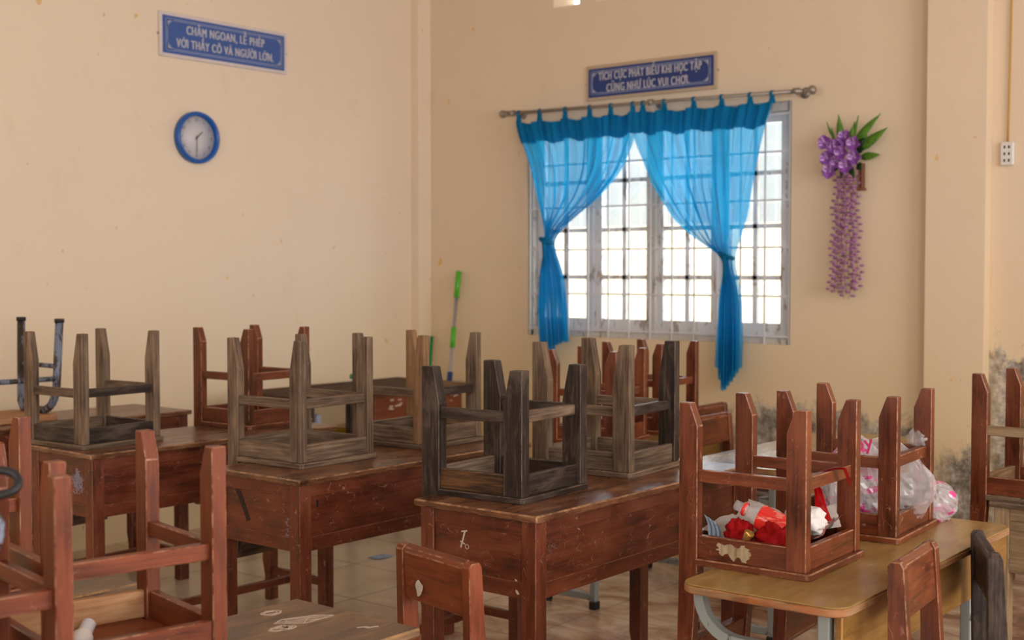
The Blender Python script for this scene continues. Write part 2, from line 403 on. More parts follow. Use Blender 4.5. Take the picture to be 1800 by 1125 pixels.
def tag(o, label=None, cat=None, group=None, kind=None):
    if label: o['label'] = label
    if cat: o['category'] = cat
    if group: o['group'] = group
    if kind: o['kind'] = kind
    return o
def spline(pts, n=5):
    pts = [Vector(p) for p in pts]; out = []
    for i in range(len(pts)-1):
        a, b, c, d = pts[max(i-1, 0)], pts[i], pts[i+1], pts[min(i+2, len(pts)-1)]
        for k in range(n):
            t = k/n
            out.append(.5*((2*b)+(c-a)*t+(2*a-5*b+4*c-d)*t*t+(3*b-a-3*c+d)*t**3))
    return out+[pts[-1]]
def empty(name, loc, rot=(0,0,0), label=None, cat=None, group=None, kind=None):
    o = bpy.data.objects.new(name, None); C.objects.link(o); o.location = loc; o.rotation_euler = rot
    o.empty_display_size = .05
    return tag(o, label, cat, group, kind)
HORN = {'Ơ': 'O', 'Ớ': 'Ó', 'Ờ': 'Ò'}
def raw_text(body, size, spacing=1.0, extrude=.0006):
    cu = bpy.data.curves.new('t', 'FONT'); cu.body = body; cu.size = size; cu.align_x = 'LEFT'; cu.align_y = 'CENTER'
    cu.extrude = extrude; cu.space_character = spacing
    t = bpy.data.objects.new('t', cu); C.objects.link(t)
    bpy.context.view_layer.update()
    me = bpy.data.meshes.new_from_object(t.evaluated_get(bpy.context.evaluated_depsgraph_get()))
    bpy.data.objects.remove(t); return me
def text_mesh(name, body, size, mat, parent, M4, sx=1, offset=0.0, spacing=1.0, extrude=.0006):
    plain_ = ''.join(HORN.get(ch, ch) for ch in body)
    me = raw_text(plain_, size, spacing, extrude)
    bm = bmesh.new(); bm.from_mesh(me)
    xs = [v.co.x for v in me.vertices]; mid = (min(xs)+max(xs))/2
    for k, ch in enumerate(body):
        if ch in HORN:      # the little horn at the shoulder of the vowel
            pm = raw_text(plain_[:k+1], size, spacing, extrude); xr = max(v.co.x for v in pm.vertices)
            om = raw_text('O', size, spacing, extrude); top = max(v.co.y for v in om.vertices)
            u = size*.1
            vs = [bm.verts.new((xr+dx*u, top+dy*u, extrude)) for dx, dy in ((-1.3, -1.6), (-.2, -1.3), (.25, -.5), (.1, .5), (.9, .5), (1.0, -.8), (.3, -2.0), (-.7, -2.4))]
            bm.faces.new(vs[::-1])
            bpy.data.meshes.remove(pm); bpy.data.meshes.remove(om)
    bm.to_mesh(me); bm.free()
    me.transform(Matrix.Translation((-mid, 0, 0)))
    me.transform(Matrix.Diagonal((sx, 1, 1, 1)))
    if offset:
        bm = bmesh.new()
        for q in (-1, -.33, .33, 1):
            m2 = me.copy(); m2.transform(Matrix.Translation((q*offset, 0, q*.0004+.0004))); bm.from_mesh(m2); bpy.data.meshes.remove(m2)
        bm.to_mesh(me); bm.free()
    me.transform(M4)
    me.materials.clear(); me.materials.append(M[mat])
    o = bpy.data.objects.new(name, me); C.objects.link(o); o.parent = parent
    return o
# frames: local x along the wall, local y up, local z out of the wall
MAT_B = Matrix(((1,0,0,0),(0,0,-1,0),(0,1,0,0),(0,0,0,1)))       # back wall, outwards is -y
MAT_A = Matrix(((0,0,1,0),(1,0,0,0),(0,1,0,0),(0,0,0,1)))        # left wall, outwards is +x
def at(x, y, z): return Matrix.Translation((x, y, z))

# ------------------------------------------------------------------ the room
RX, RY, H = 8.2, -9.0, 3.7
WX0, WX1, WZ0, WZ1 = .83, 2.525, .98, 2.21
def struct(name, b_, mats): return b_.build(name, mats, kind='structure')
struct('floor', MB().box(-.2, RX+.2, RY-.2, .2, -.1, 0, 0), 'floor')
struct('ceiling', MB().box(-.2, RX+.2, RY-.2, .2, H, H+.1, 0), 'ceil')
struct('wall_left', MB().box(-.2, 0, RY-.2, .2, 0, H, 0), 'wallA')
b_ = MB()
holes = [(1.02, 1.205), (1.315, 1.50), (1.61, 1.795), (1.905, 2.09), (2.2, 2.385)]
b_.box(0, WX0, 0, .2, 0, 2.86, 0).box(WX1, RX+.2, 0, .2, 0, 2.86, 0).box(WX0, WX1, 0, .2, 0, WZ0, 0).box(WX0, WX1, 0, .2, WZ1, 2.86, 0)
x = 0
for a_, c_ in holes: b_.box(x, a_, 0, .2, 2.86, 3.06, 0); x = c_
b_.box(x, RX+.2, 0, .2, 2.86, 3.06, 0).box(0, RX+.2, 0, .2, 3.06, H, 0)
struct('wall_back', b_, 'wallB')
b_ = MB()   # right wall with two window openings
for y0, y1, z0, z1 in ((RY, -7.4, 0, H), (-5.2, -4.0, 0, H), (-1.2, 0, 0, H), (-7.4, -5.2, 0, .6), (-7.4, -5.2, 2.8, H), (-4.0, -1.2, 0, 1.1), (-4.0, -1.2, 2.7, H)):
    b_.box(RX, RX+.2, y0, y1, z0, z1, 0)
struct('wall_right', b_, 'wallC')
b_ = MB()
for x0, x1, z0, z1 in ((0, 2.8, 0, H), (5.6, RX, 0, H), (2.8, 5.6, 0, 1.1), (2.8, 5.6, 2.7, H)): b_.box(x0, x1, RY-.2, RY, z0, z1, 0)
struct('wall_front', b_, 'wallC')
struct('trim_1', MB().box(0, .063, -.115, 0, 0, H, .001), 'wallA')
struct('trim_2', MB().box(3.245, 3.524, -.07, 0, 0, H, .002), 'pil')

# yard beyond the window
struct('trim_3', MB().box(-4, 9, 3.3, 3.5, -.2, 1.74, 0), 'outwall')
b_ = MB().box(-7, 10, 5.6, 5.8, -.2, 4.2, 0)  # plain wall of the neighbouring building, showing above the yard wall
struct('trim_4', b_, 'outgrey')
struct('ground', MB().box(-6, 12, .2, 8, -.3, -.2, 0), 'ground')

# ------------------------------------------------------------------ window
b_ = MB()
F = .045
b_.box(WX0, WX1, .02, .10, WZ0, WZ0+.03).box(WX0, WX1, .02, .10, WZ1-F, WZ1).box(WX0, WX0+.03, .02, .10, WZ0, WZ1).box(WX1-.03, WX1, .02, .10, WZ0, WZ1).box(1.66, 1.70, .03, .10, WZ0, WZ1)
wf = struct('window_1', b_, 'winframe')
wid = (WX1-WX0-.06)/4
for i in range(4):
    x0 = WX0+.03+i*wid; x1 = x0+wid
    b_ = MB(); st = .055
    z0, z1 = WZ0+.03, WZ1-F
    b_.box(x0+.003, x0+st, .055, .09, z0, z1).box(x1-st, x1-.003, .055, .09, z0, z1)
    b_.box(x0+st, x1-st, .055, .09, z0, z0+.075).box(x0+st, x1-st, .055, .09, z1-.05, z1)
    xm = (x0+x1)/2; b_.box(xm-.013, xm+.013, .06, .085, z0, z1, .001)
    for zz in (1.319, 1.586, 1.859): b_.box(x0+st, x1-st, .06, .085, zz-.012, zz+.012, .001)
    sash = b_.build('window_sash', 'sash', wf)
    MB().box(x0+st, x1-st, .0715, .0745, z0+.07, z1-.05, 0).build('pane', 'glass', sash)
b_ = MB()
b_.box(1.672, 1.688, .045, .06, 1.33, 1.42, .002).box(1.655, 1.705, .04, .05, 1.30, 1.325, .002)
b_.build('window_latch', 'rod', wf)
b_ = MB()
for zz in (1.96, 1.715, 1.475, 1.225, 1.02, 2.15): b_.box(WX0, WX1, .012, .02, zz-.005, zz+.005, 0)
for k in range(13): xx = WX0+.012+k*(WX1-WX0-.024)/12; b_.box(xx-.0045, xx+.0045, .008, .016, WZ0, WZ1, 0)
b_.build('security_grille', 'grille', wf)

# ------------------------------------------------------------------ signs
def sign(name, mat4, x0, x1, z0, z1, board, frame, l1, l2, label, s1, s2, textdy=(.045, -.045)):
    W_, H_ = x1-x0, z1-z0
    root = empty(name, mat4 @ Vector(((x0+x1)/2, z0, 0)), label=label, cat='sign', group='blue slogan signs')
    inv = Matrix.Translation(-root.location)
    T_ = inv @ mat4 @ Matrix.Translation(((x0+x1)/2, (z0+z1)/2, 0))
    MB().box(-W_/2, W_/2, -H_/2, H_/2, .001, .014, .002, M4=T_).build('sign_frame', frame, root)
    f = .018
    MB().box(-W_/2+f, W_/2-f, -H_/2+f, H_/2-f, .010, .017, .001, M4=T_).build('sign_board', board, root)
    b_ = MB(); a = W_/2-f-.018; c = H_/2-f-.014; t = .0028
    for q in (0, .008):
        aa, cc = a-q, c-q
        b_.box(-aa, aa, cc-t, cc, .0165, .0185, 0, M4=T_).box(-aa, aa, -cc, -cc+t, .0165, .0185, 0, M4=T_)
        b_.box(-aa, -aa+t, -cc, cc, .0165, .0185, 0, M4=T_).box(aa-t, aa, -cc, cc, .0165, .0185, 0, M4=T_)
    for sx in (-1, 1):
        for sy in (-1, 1):
            X, Y = sx*(a-.008), sy*(c-.008)
            pts = [(X, Y), (X-sx*.042, Y), (X-sx*.032, Y-sy*.007), (X-sx*.022, Y-sy*.008), (X-sx*.017, Y-sy*.018), (X-sx*.008, Y-sy*.021), (X-sx*.006, Y-sy*.034), (X, Y-sy*.04)]
            b_.prism(pts, .0165, .0185, 'xy', 0, M4=T_)
    b_.build('ornament_border', 'signtrim', root)
    h = Matrix.Translation((0, 0, .0185))
    text_mesh('lettering', l1, s1[0], 'signtext', root, T_ @ h @ Matrix.Translation((s1[2], textdy[0], 0)), s1[1]/1.12, .0016, 1.16)
    text_mesh('lettering', l2, s2[0], 'signtext', root, T_ @ h @ Matrix.Translation((s2[2], textdy[1], 0)), s2[1]/1.12, .0016, 1.16)
    b_ = MB()
    for sx in (-1, 1): b_.box(sx*(W_/2)-.006, sx*(W_/2)+.006, -.006, .006, .001, .012, .001, M4=T_)
    b_.build('fixing_clip', 'rod', root)
    return root
sign('slogan_sign', MAT_A, -1.963, -1.125, 2.445, 2.672, 'signblue', 'frosted', 'CHĂM NGOAN, LỄ PHÉP', 'VỚI THẦY CÔ VÀ NGƯỜI LỚN.',
     'blue slogan sign in a chipped white frame above the wall clock', (.062, .74, .0), (.062, .72, .0), (.033, -.038))
sign('slogan_sign', MAT_B, 1.262, 2.102, 2.305, 2.500, 'signnavy', 'beigeframe', 'TÍCH CỰC PHÁT BIỂU KHI HỌC TẬP', 'CŨNG NHƯ LÚC VUI CHƠI.',
     'navy slogan sign in a beige frame above the curtained window', (.062, .64, 0), (.062, .68, -.01), (.030, -.036))

# ------------------------------------------------------------------ clock
ck = empty('wall_clock', (0, -1.738, 2.047), label='round wall clock with a blue rim and white face, under the slogan sign', cat='clock')
CM = Matrix(((0,0,1,0),(1,0,0,0),(0,1,0,0),(0,0,0,1)))
r0 = .135
MB().lathe([(r0-.022, .004), (r0-.022, .030), (r0-.014, .038), (r0-.004, .036), (r0, .026), (r0, .002), (r0-.022, .002)], 48, M4=CM).build('clock_rim', 'blue', ck)
MB().lathe([(0, .010), (r0-.02, .010), (r0-.02, .002), (0, .002)], 48, M4=CM).build('clock_face', 'clockface', ck)
for n_ in range(1, 13):
    a = PI/2-n_*PI/6
    text_mesh('numeral', str(n_), .022, 'ink', ck, CM @ at(.092*math.cos(a), .092*math.sin(a), .0112), .9, 0, 1, .0003)
def hand(name, ang, ln, wd):
    a = PI/2-ang
    M4 = CM @ at(0, 0, .014) @ Matrix.Rotation(a, 4, 'Z')
    MB().prism([(-.012, -wd), (ln*.85, -wd*.7), (ln, 0), (ln*.85, wd*.7), (-.012, wd)], 0, .0015, 'xy', 0, M4=M4).build(name, 'ink', ck)
hand('hour_hand', R(47), .052, .0028); hand('minute_hand', R(181), .082, .0018); hand('second_hand', R(182), .088, .0007)
MB().lathe([(0, .0165), (.005, .0165), (.005, .010)], 16, M4=CM).build('hand_hub', 'ink', ck)

# ------------------------------------------------------------------ curtain rod and curtains
rod = empty('curtain_rod', (1.72, -.10, 2.25), label='dull metal curtain rod with ball finials above the window', cat='curtain rod')
RZ0, RZ1 = 2.268, 2.236
def rodz(x): return RZ0+(RZ1-RZ0)*(x-.745)/(2.66-.745)
MB().tube([(.76-1.72, 0, rodz(.76)-2.25), (2.65-1.72, 0, rodz(2.65)-2.25)], .0105, 12).build('pole', 'rod', rod)
for xx, sgn in ((.76, -1), (2.65, 1)):
    M4 = at(xx-1.72, 0, rodz(xx)-2.25) @ Matrix.Rotation(sgn*PI/2, 4, 'Y')
    MB().lathe([(0, -.006), (.016, -.004), (.017, .006), (.012, .012), (.020, .022), (.024, .034), (.020, .047), (.010, .054), (0, .055)], 16, M4=M4).build('finial', 'rod', rod)
for xx in (.80, 1.75, 2.60):
    b_ = MB().tube([(xx-1.72, .095, rodz(xx)-2.25), (xx-1.72, .0, rodz(xx)-2.25)], .007, 8).lathe([(0, .012), (.024, .010), (.026, 0), (0, 0)], 16, M4=at(xx-1.72, .099, rodz(xx)-2.25) @ Matrix.Rotation(PI/2, 4, 'X'))
    b_.lathe([(.0105, -.014), (.018, -.014), (.018, .014), (.0105, .014)], 16, M4=at(xx-1.72, 0, rodz(xx)-2.25) @ Matrix.Rotation(PI/2, 4, 'Y'))
    b_.build('rod_bracket', 'rod', rod)
def lerp(a, b, t): return a+(b-a)*t
def curve(pts, z):
    """piecewise-smooth x(z) through (z, x) points sorted by falling z"""
    if z >= pts[0][0]: return pts[0][1]
    for (za, xa), (zb, xb) in zip(pts, pts[1:]):
        if z >= zb:
            t = (za-z)/(za-zb); return lerp(xa, xb, t)
    return pts[-1][1]
def smooth_curve(pts, z):
    return sum(curve(pts, z+d)*w_ for d, w_ in ((-.04, .2), (-.02, .2), (0, .2), (.02, .2), (.04, .2)))
def curtain(label, left, right, ztop, tabs, tie, bottom, nf, seed):
    x0 = (left[0][1]+right[0][1])/2
    root = empty('curtain', (x0, -.1, 1.0), label=label, cat='curtain', group='blue curtains at the window')
    def ph(u): return nf*2*PI*u + 1.7*math.sin(5*u+seed)
    def surf(u, v, z0f, z1f):
        zt = z0f(u); zb = z1f(u); z = lerp(zt, zb, v)
        l, r_ = smooth_curve(left, z), smooth_curve(right, z)
        xx = lerp(l, r_, u)
        wd = r_-l
        full = min(1, wd/.5)
        amp = .012+.020*(1-full)
        yy = amp*math.sin(ph(u)+.8*math.sin(3*z+seed)) + .010*math.sin(ph(u)*2.3+z*4)*full
        tz = abs(z-tie[1])
        yy *= .55+.45*min(1, tz/.25)
        xx += .006*math.sin(ph(u)*1.7+z*9)*full
        yy -= .05*math.exp(-(tz/.14)**2)*math.cos((u-.5)*PI)
        return Vector((xx-x0, yy, z-1.0))
    def top(u):
        xx = lerp(left[0][1], right[0][1], u); near = min(abs(xx-t) for t in tabs)
        return lerp(ztop[0], ztop[1], u) - min(.022, (near*.22))
    def hb(u): return top(u)-.118-.006*math.sin(ph(u)*.5)
    MB().grid(lambda u, v: surf(u, v, top, bottom), 110, 90).build('curtain_cloth', 'curtain', root)
    def sh(u, v):
        p_ = surf(u, v, top, hb); p_.y -= .006+.004*math.sin(ph(u)); return p_
    MB().grid(sh, 110, 8).build('heading_band', 'curtaindbl', root)
    for t in tabs:
        zz = rodz(t); zt = top((t-left[0][1])/(right[0][1]-left[0][1]))
        b_ = MB(); w_ = .011
        def lp(u, v, t=t, zz=zz, zt=zt):
            # strap going up in front, over the rod and down behind
            path = [(-.004, zt-.01, 1.8), (-.010, (zt+zz)/2, .8), (-.0135, zz, .75), (-.009, zz+.011, .75), (0, zz+.0145, .75), (.009, zz+.011, .75), (.0135, zz, .75), (.010, (zt+zz)/2, .8), (.004, zt-.01, 1.8)]
            f = v*(len(path)-1); i = min(int(f), len(path)-2); q = f-i
            a, c = path[i], path[i+1]
            return Vector((t-x0+(u-.5)*2*w_*lerp(a[2], c[2], q), lerp(a[0], c[0], q), lerp(a[1], c[1], q)-1.0))
        b_.grid(lp, 2, 32).build('curtain_tab', 'curtaindbl', root)
    # knot of cloth at the gather
    tx, tz_ = tie
    b_ = MB()
    b_.tube([Vector((tx-x0-.030, -.055, tz_-1.0+.012)), Vector((tx-x0-.005, -.085, tz_-1.0+.004)), Vector((tx-x0+.026, -.062, tz_-1.0-.006)), Vector((tx-x0+.034, -.03, tz_-1.0-.012)), Vector((tx-x0, -.02, tz_-1.0-.004)), Vector((tx-x0-.032, -.03, tz_-1.0+.010)), Vector((tx-x0-.030, -.055, tz_-1.0+.012))], .011, 10)
    b_.tube([Vector((tx-x0+.01, -.08, tz_-1.0)), Vector((tx-x0+.018, -.085, tz_-1.06)), Vector((tx-x0+.012, -.08, tz_-1.15))], [.012, .010, .004], 8)
    b_.build('tie_knot', 'curtaindbl', root)
    return root
Lleft = [(2.21, .826), (2.12, .85), (1.96, .923), (1.70, 1.006), (1.56, 1.056), (1.50, 1.052), (1.34, 1.006), (1.15, .992), (.95, 1.004), (.80, 1.03)]
Lright = [(2.21, 1.66), (2.077, 1.652), (1.898, 1.555), (1.75, 1.404), (1.62, 1.20), (1.54, 1.108), (1.50, 1.10), (1.34, 1.165), (1.15, 1.19), (.95, 1.205), (.80, 1.21)]
curtain('blue sheer curtain on the left half of the window, knotted', Lleft, Lright, (2.215, 2.210), [.845, .998, 1.18, 1.349, 1.491, 1.635], (1.078, 1.525),
        lambda u: .775 if u < .34 else (.775+(u-.34)/.12*.17 if u < .46 else .945+.012*math.sin(9*u)), 8, 1)
Rleft = [(2.21, 1.655), (2.077, 1.655), (1.797, 1.775), (1.611, 1.918), (1.475, 2.10), (1.435, 2.205), (1.40, 2.215), (1.22, 2.178), (1.0, 2.165), (.70, 2.16)]
Rright = [(2.21, 2.478), (2.082, 2.432), (1.942, 2.401), (1.63, 2.323), (1.46, 2.262), (1.40, 2.255), (1.22, 2.293), (1.0, 2.30), (.70, 2.295)]
curtain('blue sheer curtain on the right half of the window, knotted', Rleft, Rright, (2.215, 2.200), [1.70, 1.835, 2.016, 2.182, 2.345, 2.468], (2.236, 1.43),
        lambda u: lerp(.86, .74, min(1, u/.3)) if u < .3 else lerp(.735, .86, (u-.3)/.7), 7, 4)

# ------------------------------------------------------------------ wall flowers
fl = empty('wall_flowers', (2.855, -.03, 1.90), label='artificial violet flowers with green leaves and trailing strands on the wall', cat='artificial flowers')
def leafshape(b_, base, tip, wd, bend=.01, mi=0):
    base, tip = Vector(base), Vector(tip); d = tip-base
    side = d.cross(Vector((0, 1, 0))).normalized()
    def fn(u, v):
        w_ = wd*math.sin(PI*min(1, v**.75))*(1 if v < .98 else .3)
        p_ = base+d*v+side*(u-.5)*2*w_
        p_.y += -bend*math.sin(PI*v)+abs(u-.5)*.02; return p_
    b_.grid(fn, 4, 8, mi)
for base, tip, wd, mt in (((.02,-.03,.06),(.17,-.05,.20),.020,'leaf'), ((.05,-.03,.03),(.21,-.06,.13),.024,'leaf'), ((.05,-.02,0),(.17,-.05,.005),.020,'leaf'), ((-.03,-.03,.06),(-.045,-.05,.21),.020,'leaf'),
        ((.0,-.03,.05),(.04,-.05,.17),.014,'leaf'), ((-.06,-.03,.04),(-.08,-.05,.15),.010,'leaf'), ((-.07,-.02,.03),(-.12,-.04,.02),.02,'leafdk'), ((.06,-.02,.05),(.10,-.05,.15),.022,'leaf'),
        ((.03,-.02,.02),(.09,-.05,.09),.03,'leafdk'), ((-.05,-.02,-.02),(-.09,-.04,-.07),.02,'leafdk'), ((.0,-.02,-.03),(.04,-.05,-.10),.016,'leafdk'), ((-.02,-.02,-.03),(-.03,-.05,-.10),.014,'leafdk'), ((.03,-.03,.1),(.06,-.05,.20),.008,'leaf'), ((-.08,-.03,.1),(-.105,-.05,.18),.007,'leaf'), ((.04,-.02,-.03),(.08,-.05,-.06),.02,'leafdk')):
    b_ = MB(); leafshape(b_, base, tip, wd); b_.build('leaf', mt, fl, solid=.0008)
for k, (fx, fz) in enumerate(((-.095,.075), (-.05,.055), (.0,.095), (.05,.06), (-.01,.02), (.055,-.005), (-.09,.0), (-.035,-.02), (.015,-.045), (-.075,-.065), (-.02,.06))):
    b_ = MB(); cp = Vector((fx, -.075+.02*random.random(), fz)); tilt = random.uniform(-.5, .5)
    for q in range(5):
        an = q*2*PI/5+tilt
        def fn(u, v, an=an):
            rr = .036*v; s_ = (u-.5)*1.7*math.sin(PI*(.15+.75*v))*.026
            out = Vector((math.cos(an), 0, math.sin(an))); sd = Vector((-math.sin(an), 0, math.cos(an)))
            return cp+out*rr+sd*s_+Vector((0, -.020*math.sin(v*2.2)+.006*math.cos((u-.5)*6), 0))
        b_.grid(fn, 4, 5, 1 if q % 3 == 2 else 0)
    b_.lathe([(0, .012), (.006, .008), (.005, -.004)], 8, 1, M4=Matrix.Translation(cp) @ Matrix.Rotation(PI/2, 4, 'X'))
    b_.build('flower', ['petal', 'petalhi'], fl)
for k in range(7):
    xx = -.078+k*.024; ln = random.uniform(.54, .62) if k not in (0, 6) else .56
    b_ = MB(); pts = [(xx*(.7)+.008*math.sin(i*1.3+k), -.03-.012*(k % 2), -.09-ln*i/14) for i in range(15)]
    b_.tube(pts, .0014, 4, 1)
    for i in range(34):
        t = i/34; z_ = -.09-ln*t; bx_ = xx*(.7+.30*t)+.006*math.sin(t*18+k); an = i*PI+k+random.uniform(-.7, .7); rr = .008+.005*random.random()
        q = Vector((bx_+math.cos(an)*rr, -.034-.012*(k % 2)+math.sin(an)*rr*.8, z_))
        b_.lathe([(0, .010), (.0115, .003), (.008, -.007), (0, -.010)], 5, 0, M4=Matrix.Translation(q) @ Matrix.Rotation(an, 4, 'X') @ Matrix.Diagonal((1.25, .7, .75, 1)))
    b_.build('blossom_strand', ['strand', 'stem'], fl)
b_ = MB().box(.052, .085, -.045, -.005, -.16, -.148, .001).box(.072, .080, -.04, -.01, -.15, -.03, .001).box(.056, .064, -.04, -.01, -.15, -.06, .001)
b_.build('cane_holder', 'brown', fl)

# ------------------------------------------------------------------ socket and cord
so = empty('wall_socket', (3.597, 0, 1.828), label='white multi-outlet socket on the wall right of the pilaster', cat='socket')
MB().box(-.029, .029, -.022, -.001, 0, .105, .004).build('socket_body', 'socket', so)
b_ = MB()
for zz in (.022, .052, .082):
    for xx in (-.010, .010): b_.box(xx-.0035, xx+.0035, -.0235, -.0215, zz-.006, zz+.006, 0)
b_.build('outlet_slots', 'plastic_blk', so)
b_ = MB().tube([(3.597+.012*t+.004*math.sin(t*5), -.010, 1.93+t*(H-1.95)) for t in [i/14 for i in range(15)]], .004, 8)
b_.build('power_cord', 'orange', label='yellow cord running up the wall from the socket', cat='cord')

# ------------------------------------------------------------------ mop, green stick, broom end
A_, B_ = Vector((.322, -.035, 1.352)), Vector((.405, -.30, .02))
mp = empty('mop', B_, label='mop pole with green grips leaning in the corner by the window wall', cat='mop')
def seg(t0, t1): return [A_.lerp(B_, t0)-B_, A_.lerp(B_, t1)-B_]
MB().tube(seg(.0, .12), .017, 12).build('hand_grip', 'green', mp)
MB().tube(seg(.12, .93), .011, 12).build('pole', 'alu', mp)
MB().tube(seg(.255, .345), .0165, 12).build('middle_grip', 'green', mp)
MB().tube(seg(.455, .56), .017, 12).build('pole_joint', 'navy', mp, label='navy blue joint of the pole')
MB().box(-.15, .15, -.05, .05, 0, .035, .01).build('mop_head', 'navy', mp)
b_ = MB().tube([(.135, -.16, .02), (.112, -.05, .95)], .012, 8)
b_.build('cleaning_stick', 'dkgreen', label='dark green stick standing in the room corner', cat='stick')
b_ = MB().tube([(.385, -1.00, .775), (.40, -.935, .7585)], [.015, .013], 12)
b_.build('brush_handle', 'dkgreen', label='short green handle end lying at the back edge of the corner table', cat='brush')

# ------------------------------------------------------------------ chairs
def chair_parts(w, d, h, mats, taper=.055, thick=1.0, zr=.16, seat_mat=None, apron_in=None, back_h=.32, rails=None):
    """upright chair at the origin, looking +x; returns a list of (name, mesh builder, material)"""
    lx, ly = .050*thick, .029*thick; P = []
    leg, rail, apr, seat, back = mats
    X0, X1 = -d/2, d/2
    cut = .021
    for sy in (-1, 1):
        y0, y1 = sy*w/2-ly/2, sy*w/2+ly/2
        P.append(('leg', MB().prism([(X1-lx/2+cut, 0), (X1+lx/2, 0), (X1+lx/2, h-.017), (X1-lx/2, h-.017), (X1-lx/2, taper)], y0, y1), leg))
    for sy in (-1, 1):
        y0, y1 = sy*w/2-ly/2, sy*w/2+ly/2
        tz = h+back_h
        P.append(('rear_post', MB().prism([(X0-lx/2, 0), (X0+lx/2-cut, 0), (X0+lx/2, taper), (X0+lx/2, h+.02), (X0+lx/2-.020, tz-.012), (X0+lx/2-.027, tz), (X0-lx/2+.002, tz), (X0-lx/2-.006, tz-.01), (X0-lx/2, h)], y0, y1), leg))
    for sy in (-1, 1):
        P.append(('side_rail', MB().box(X0+lx/2-.006, X1-lx/2+.006, sy*w/2-.009, sy*w/2+.009, zr, zr+.030), rail[0] if isinstance(rail, tuple) else rail))
    P.append(('front_rail', MB().box(X1-.010, X1+.012, -w/2+ly/2-.004, w/2-ly/2+.004, zr, zr+.030), rail[1] if isinstance(rail, tuple) else rail))
    za, zb = h-.017-.055, h-.017
    ap = apr if isinstance(apr, tuple) else (apr,)*3
    for sy in (-1, 1):
        P.append(('apron', MB().box(X0+lx/2-.004, X1-lx/2+.004, sy*(w/2+.001)-.009, sy*(w/2+.001)+.009, za, zb), ap[0]))
    P.append(('apron', MB().box(X1+.002, X1+.020, -w/2+ly/2-.002, w/2-ly/2+.002, za, zb), ap[1]))
    P.append(('apron', MB().box(X0-.008, X0+.010, -w/2+ly/2-.002, w/2-ly/2+.002, za, zb), ap[2]))
    P.append(('seat', MB().prism([(X0+lx/2-.003, -w/2-.022), (X1+.030, -w/2-.022), (X1+.037, -w/2-.015), (X1+.037, w/2+.015), (X1+.030, w/2+.022), (X0+lx/2-.003, w/2+.022), (X0+lx/2-.003, w/2-ly/2-.002), (X0-lx/2, w/2-ly/2-.002), (X0-lx/2, -w/2+ly/2+.002), (X0+lx/2-.003, -w/2+ly/2+.002)], h-.017, h, 'xy', .003, axis=1), seat))
    P.append(('backrest', MB().prism([(X0-lx/2+.003, h+back_h-.125), (X0+lx/2-.017, h+back_h-.125), (X0+lx/2-.026, h+back_h-.012), (X0-.010, h+back_h+.004), (X0-lx/2, h+back_h-.004), (X0-lx/2-.004, h+back_h-.014)], -w/2+ly/2-.001, w/2-ly/2+.001, axis=1), back))
    return P
RED = ('red',)*5
STYLES = {
 'red': ('red', 'red', 'red', 'red', 'red'),
 'orange': ('redbright', 'redbright', ('redbright', 'redbright', 'pine'), 'redbright', 'redbright'),
 'dark': ('black', ('black', 'old'), ('blackgold', 'black', 'old'), 'old', 'black'),
 'mixed': ('old', ('old', 'black'), ('old', 'old', 'old'), 'old', 'old'),
 'grey': ('old', 'old', 'old', 'old', 'old'),
 'greydark': ('old', ('old', 'black'), ('black', 'black', 'old'), 'old', 'old'),
 'redtan': ('red', ('tan', 'red'), ('red', 'red', 'oldlight'), 'old', 'red'),
}
cache = {}
def chair(x, y, deg, w, d, h, T, style, label, group=None, flip=True, taper=.055, over=None, lean=0, thick=1.0, zr=.16):
    group = 'upturned wooden chairs on the desks' if flip else 'wooden chairs standing on the floor'
    key = (round(w, 3), round(d, 3), round(h, 3), style, taper, str(over), thick, zr)
    if flip: root = empty('wooden_chair', (x, y, T+h), (PI, 0, R(deg)), label, 'chair', group)
    else: root = empty('wooden_chair', (x, y, T), (0, R(lean), R(deg)), label, 'chair', group)
    ov = dict(over or {})
    if key not in cache:
        cache[key] = []
        cnt = {}
        for nm, mb, mt in chair_parts(w, d, h, STYLES[style], taper, thick, zr):
            i = cnt.get(nm, 0); cnt[nm] = i+1
            mt = ov.get((nm, i), mt)
            cache[key].append(mb.build(nm, mt, root))
        return root
    for src in cache[key]:
        c_ = src.copy(); C.objects.link(c_); c_.parent = root
    return root

TD, TM = .745, .645
# flip turns y over: part index 0 (y<0 in the upright chair) ends on the far side
chair(3.287, -3.184, 4, .285, .275, .349, TD, 'dark', 'dark blackened upturned chair at the near corner of the middle desk', taper=.10, thick=1.22, zr=.11,
      over={('leg', 0): 'black', ('apron', 1): 'blackgold', ('seat', 0): 'black'})
chair(3.262, -2.66, 5, .29, .283, .392, TD, 'mixed', 'weathered grey upturned chair behind the blackened one on the same desk', taper=.115, thick=1.15, zr=.184,
      over={('leg', 0): 'black', ('leg', 1): 'old'})
chair(2.386, -3.133, 2, .296, .288, .395, TD, 'grey', 'weathered grey upturned chair on the near end of the second desk', taper=.10, zr=0.183)
chair(2.389, -2.589, 3.5, .292, .281, .390, TD, 'mixed', 'grey-brown upturned chair on the far end of the second desk', taper=.10, over={('leg', 1): 'oldlight', ('rear_post', 0): 'oldlight', ('side_rail', 0): 'oldlight'}, zr=0.184)
chair(1.498, -3.325, 4, .302, .280, .396, TD, 'greydark', 'grey-brown upturned chair on the desk at left, nearest its front corner', taper=.10, zr=0.19)
chair(1.492, -2.600, 2.4, .295, .275, .386, TD, 'red', 'red-brown upturned chair on the far end of the left desk', zr=0.172)
c7 = chair(4.055, -3.090, 2.6, .297, .280, .391, TM, 'red', 'red-brown upturned chair full of papers on the yellow table')
chair(4.048, -2.584, 4.5, .291, .284, .383, TM, 'red', 'red-brown upturned chair with a plastic bag on the far half of the yellow table')
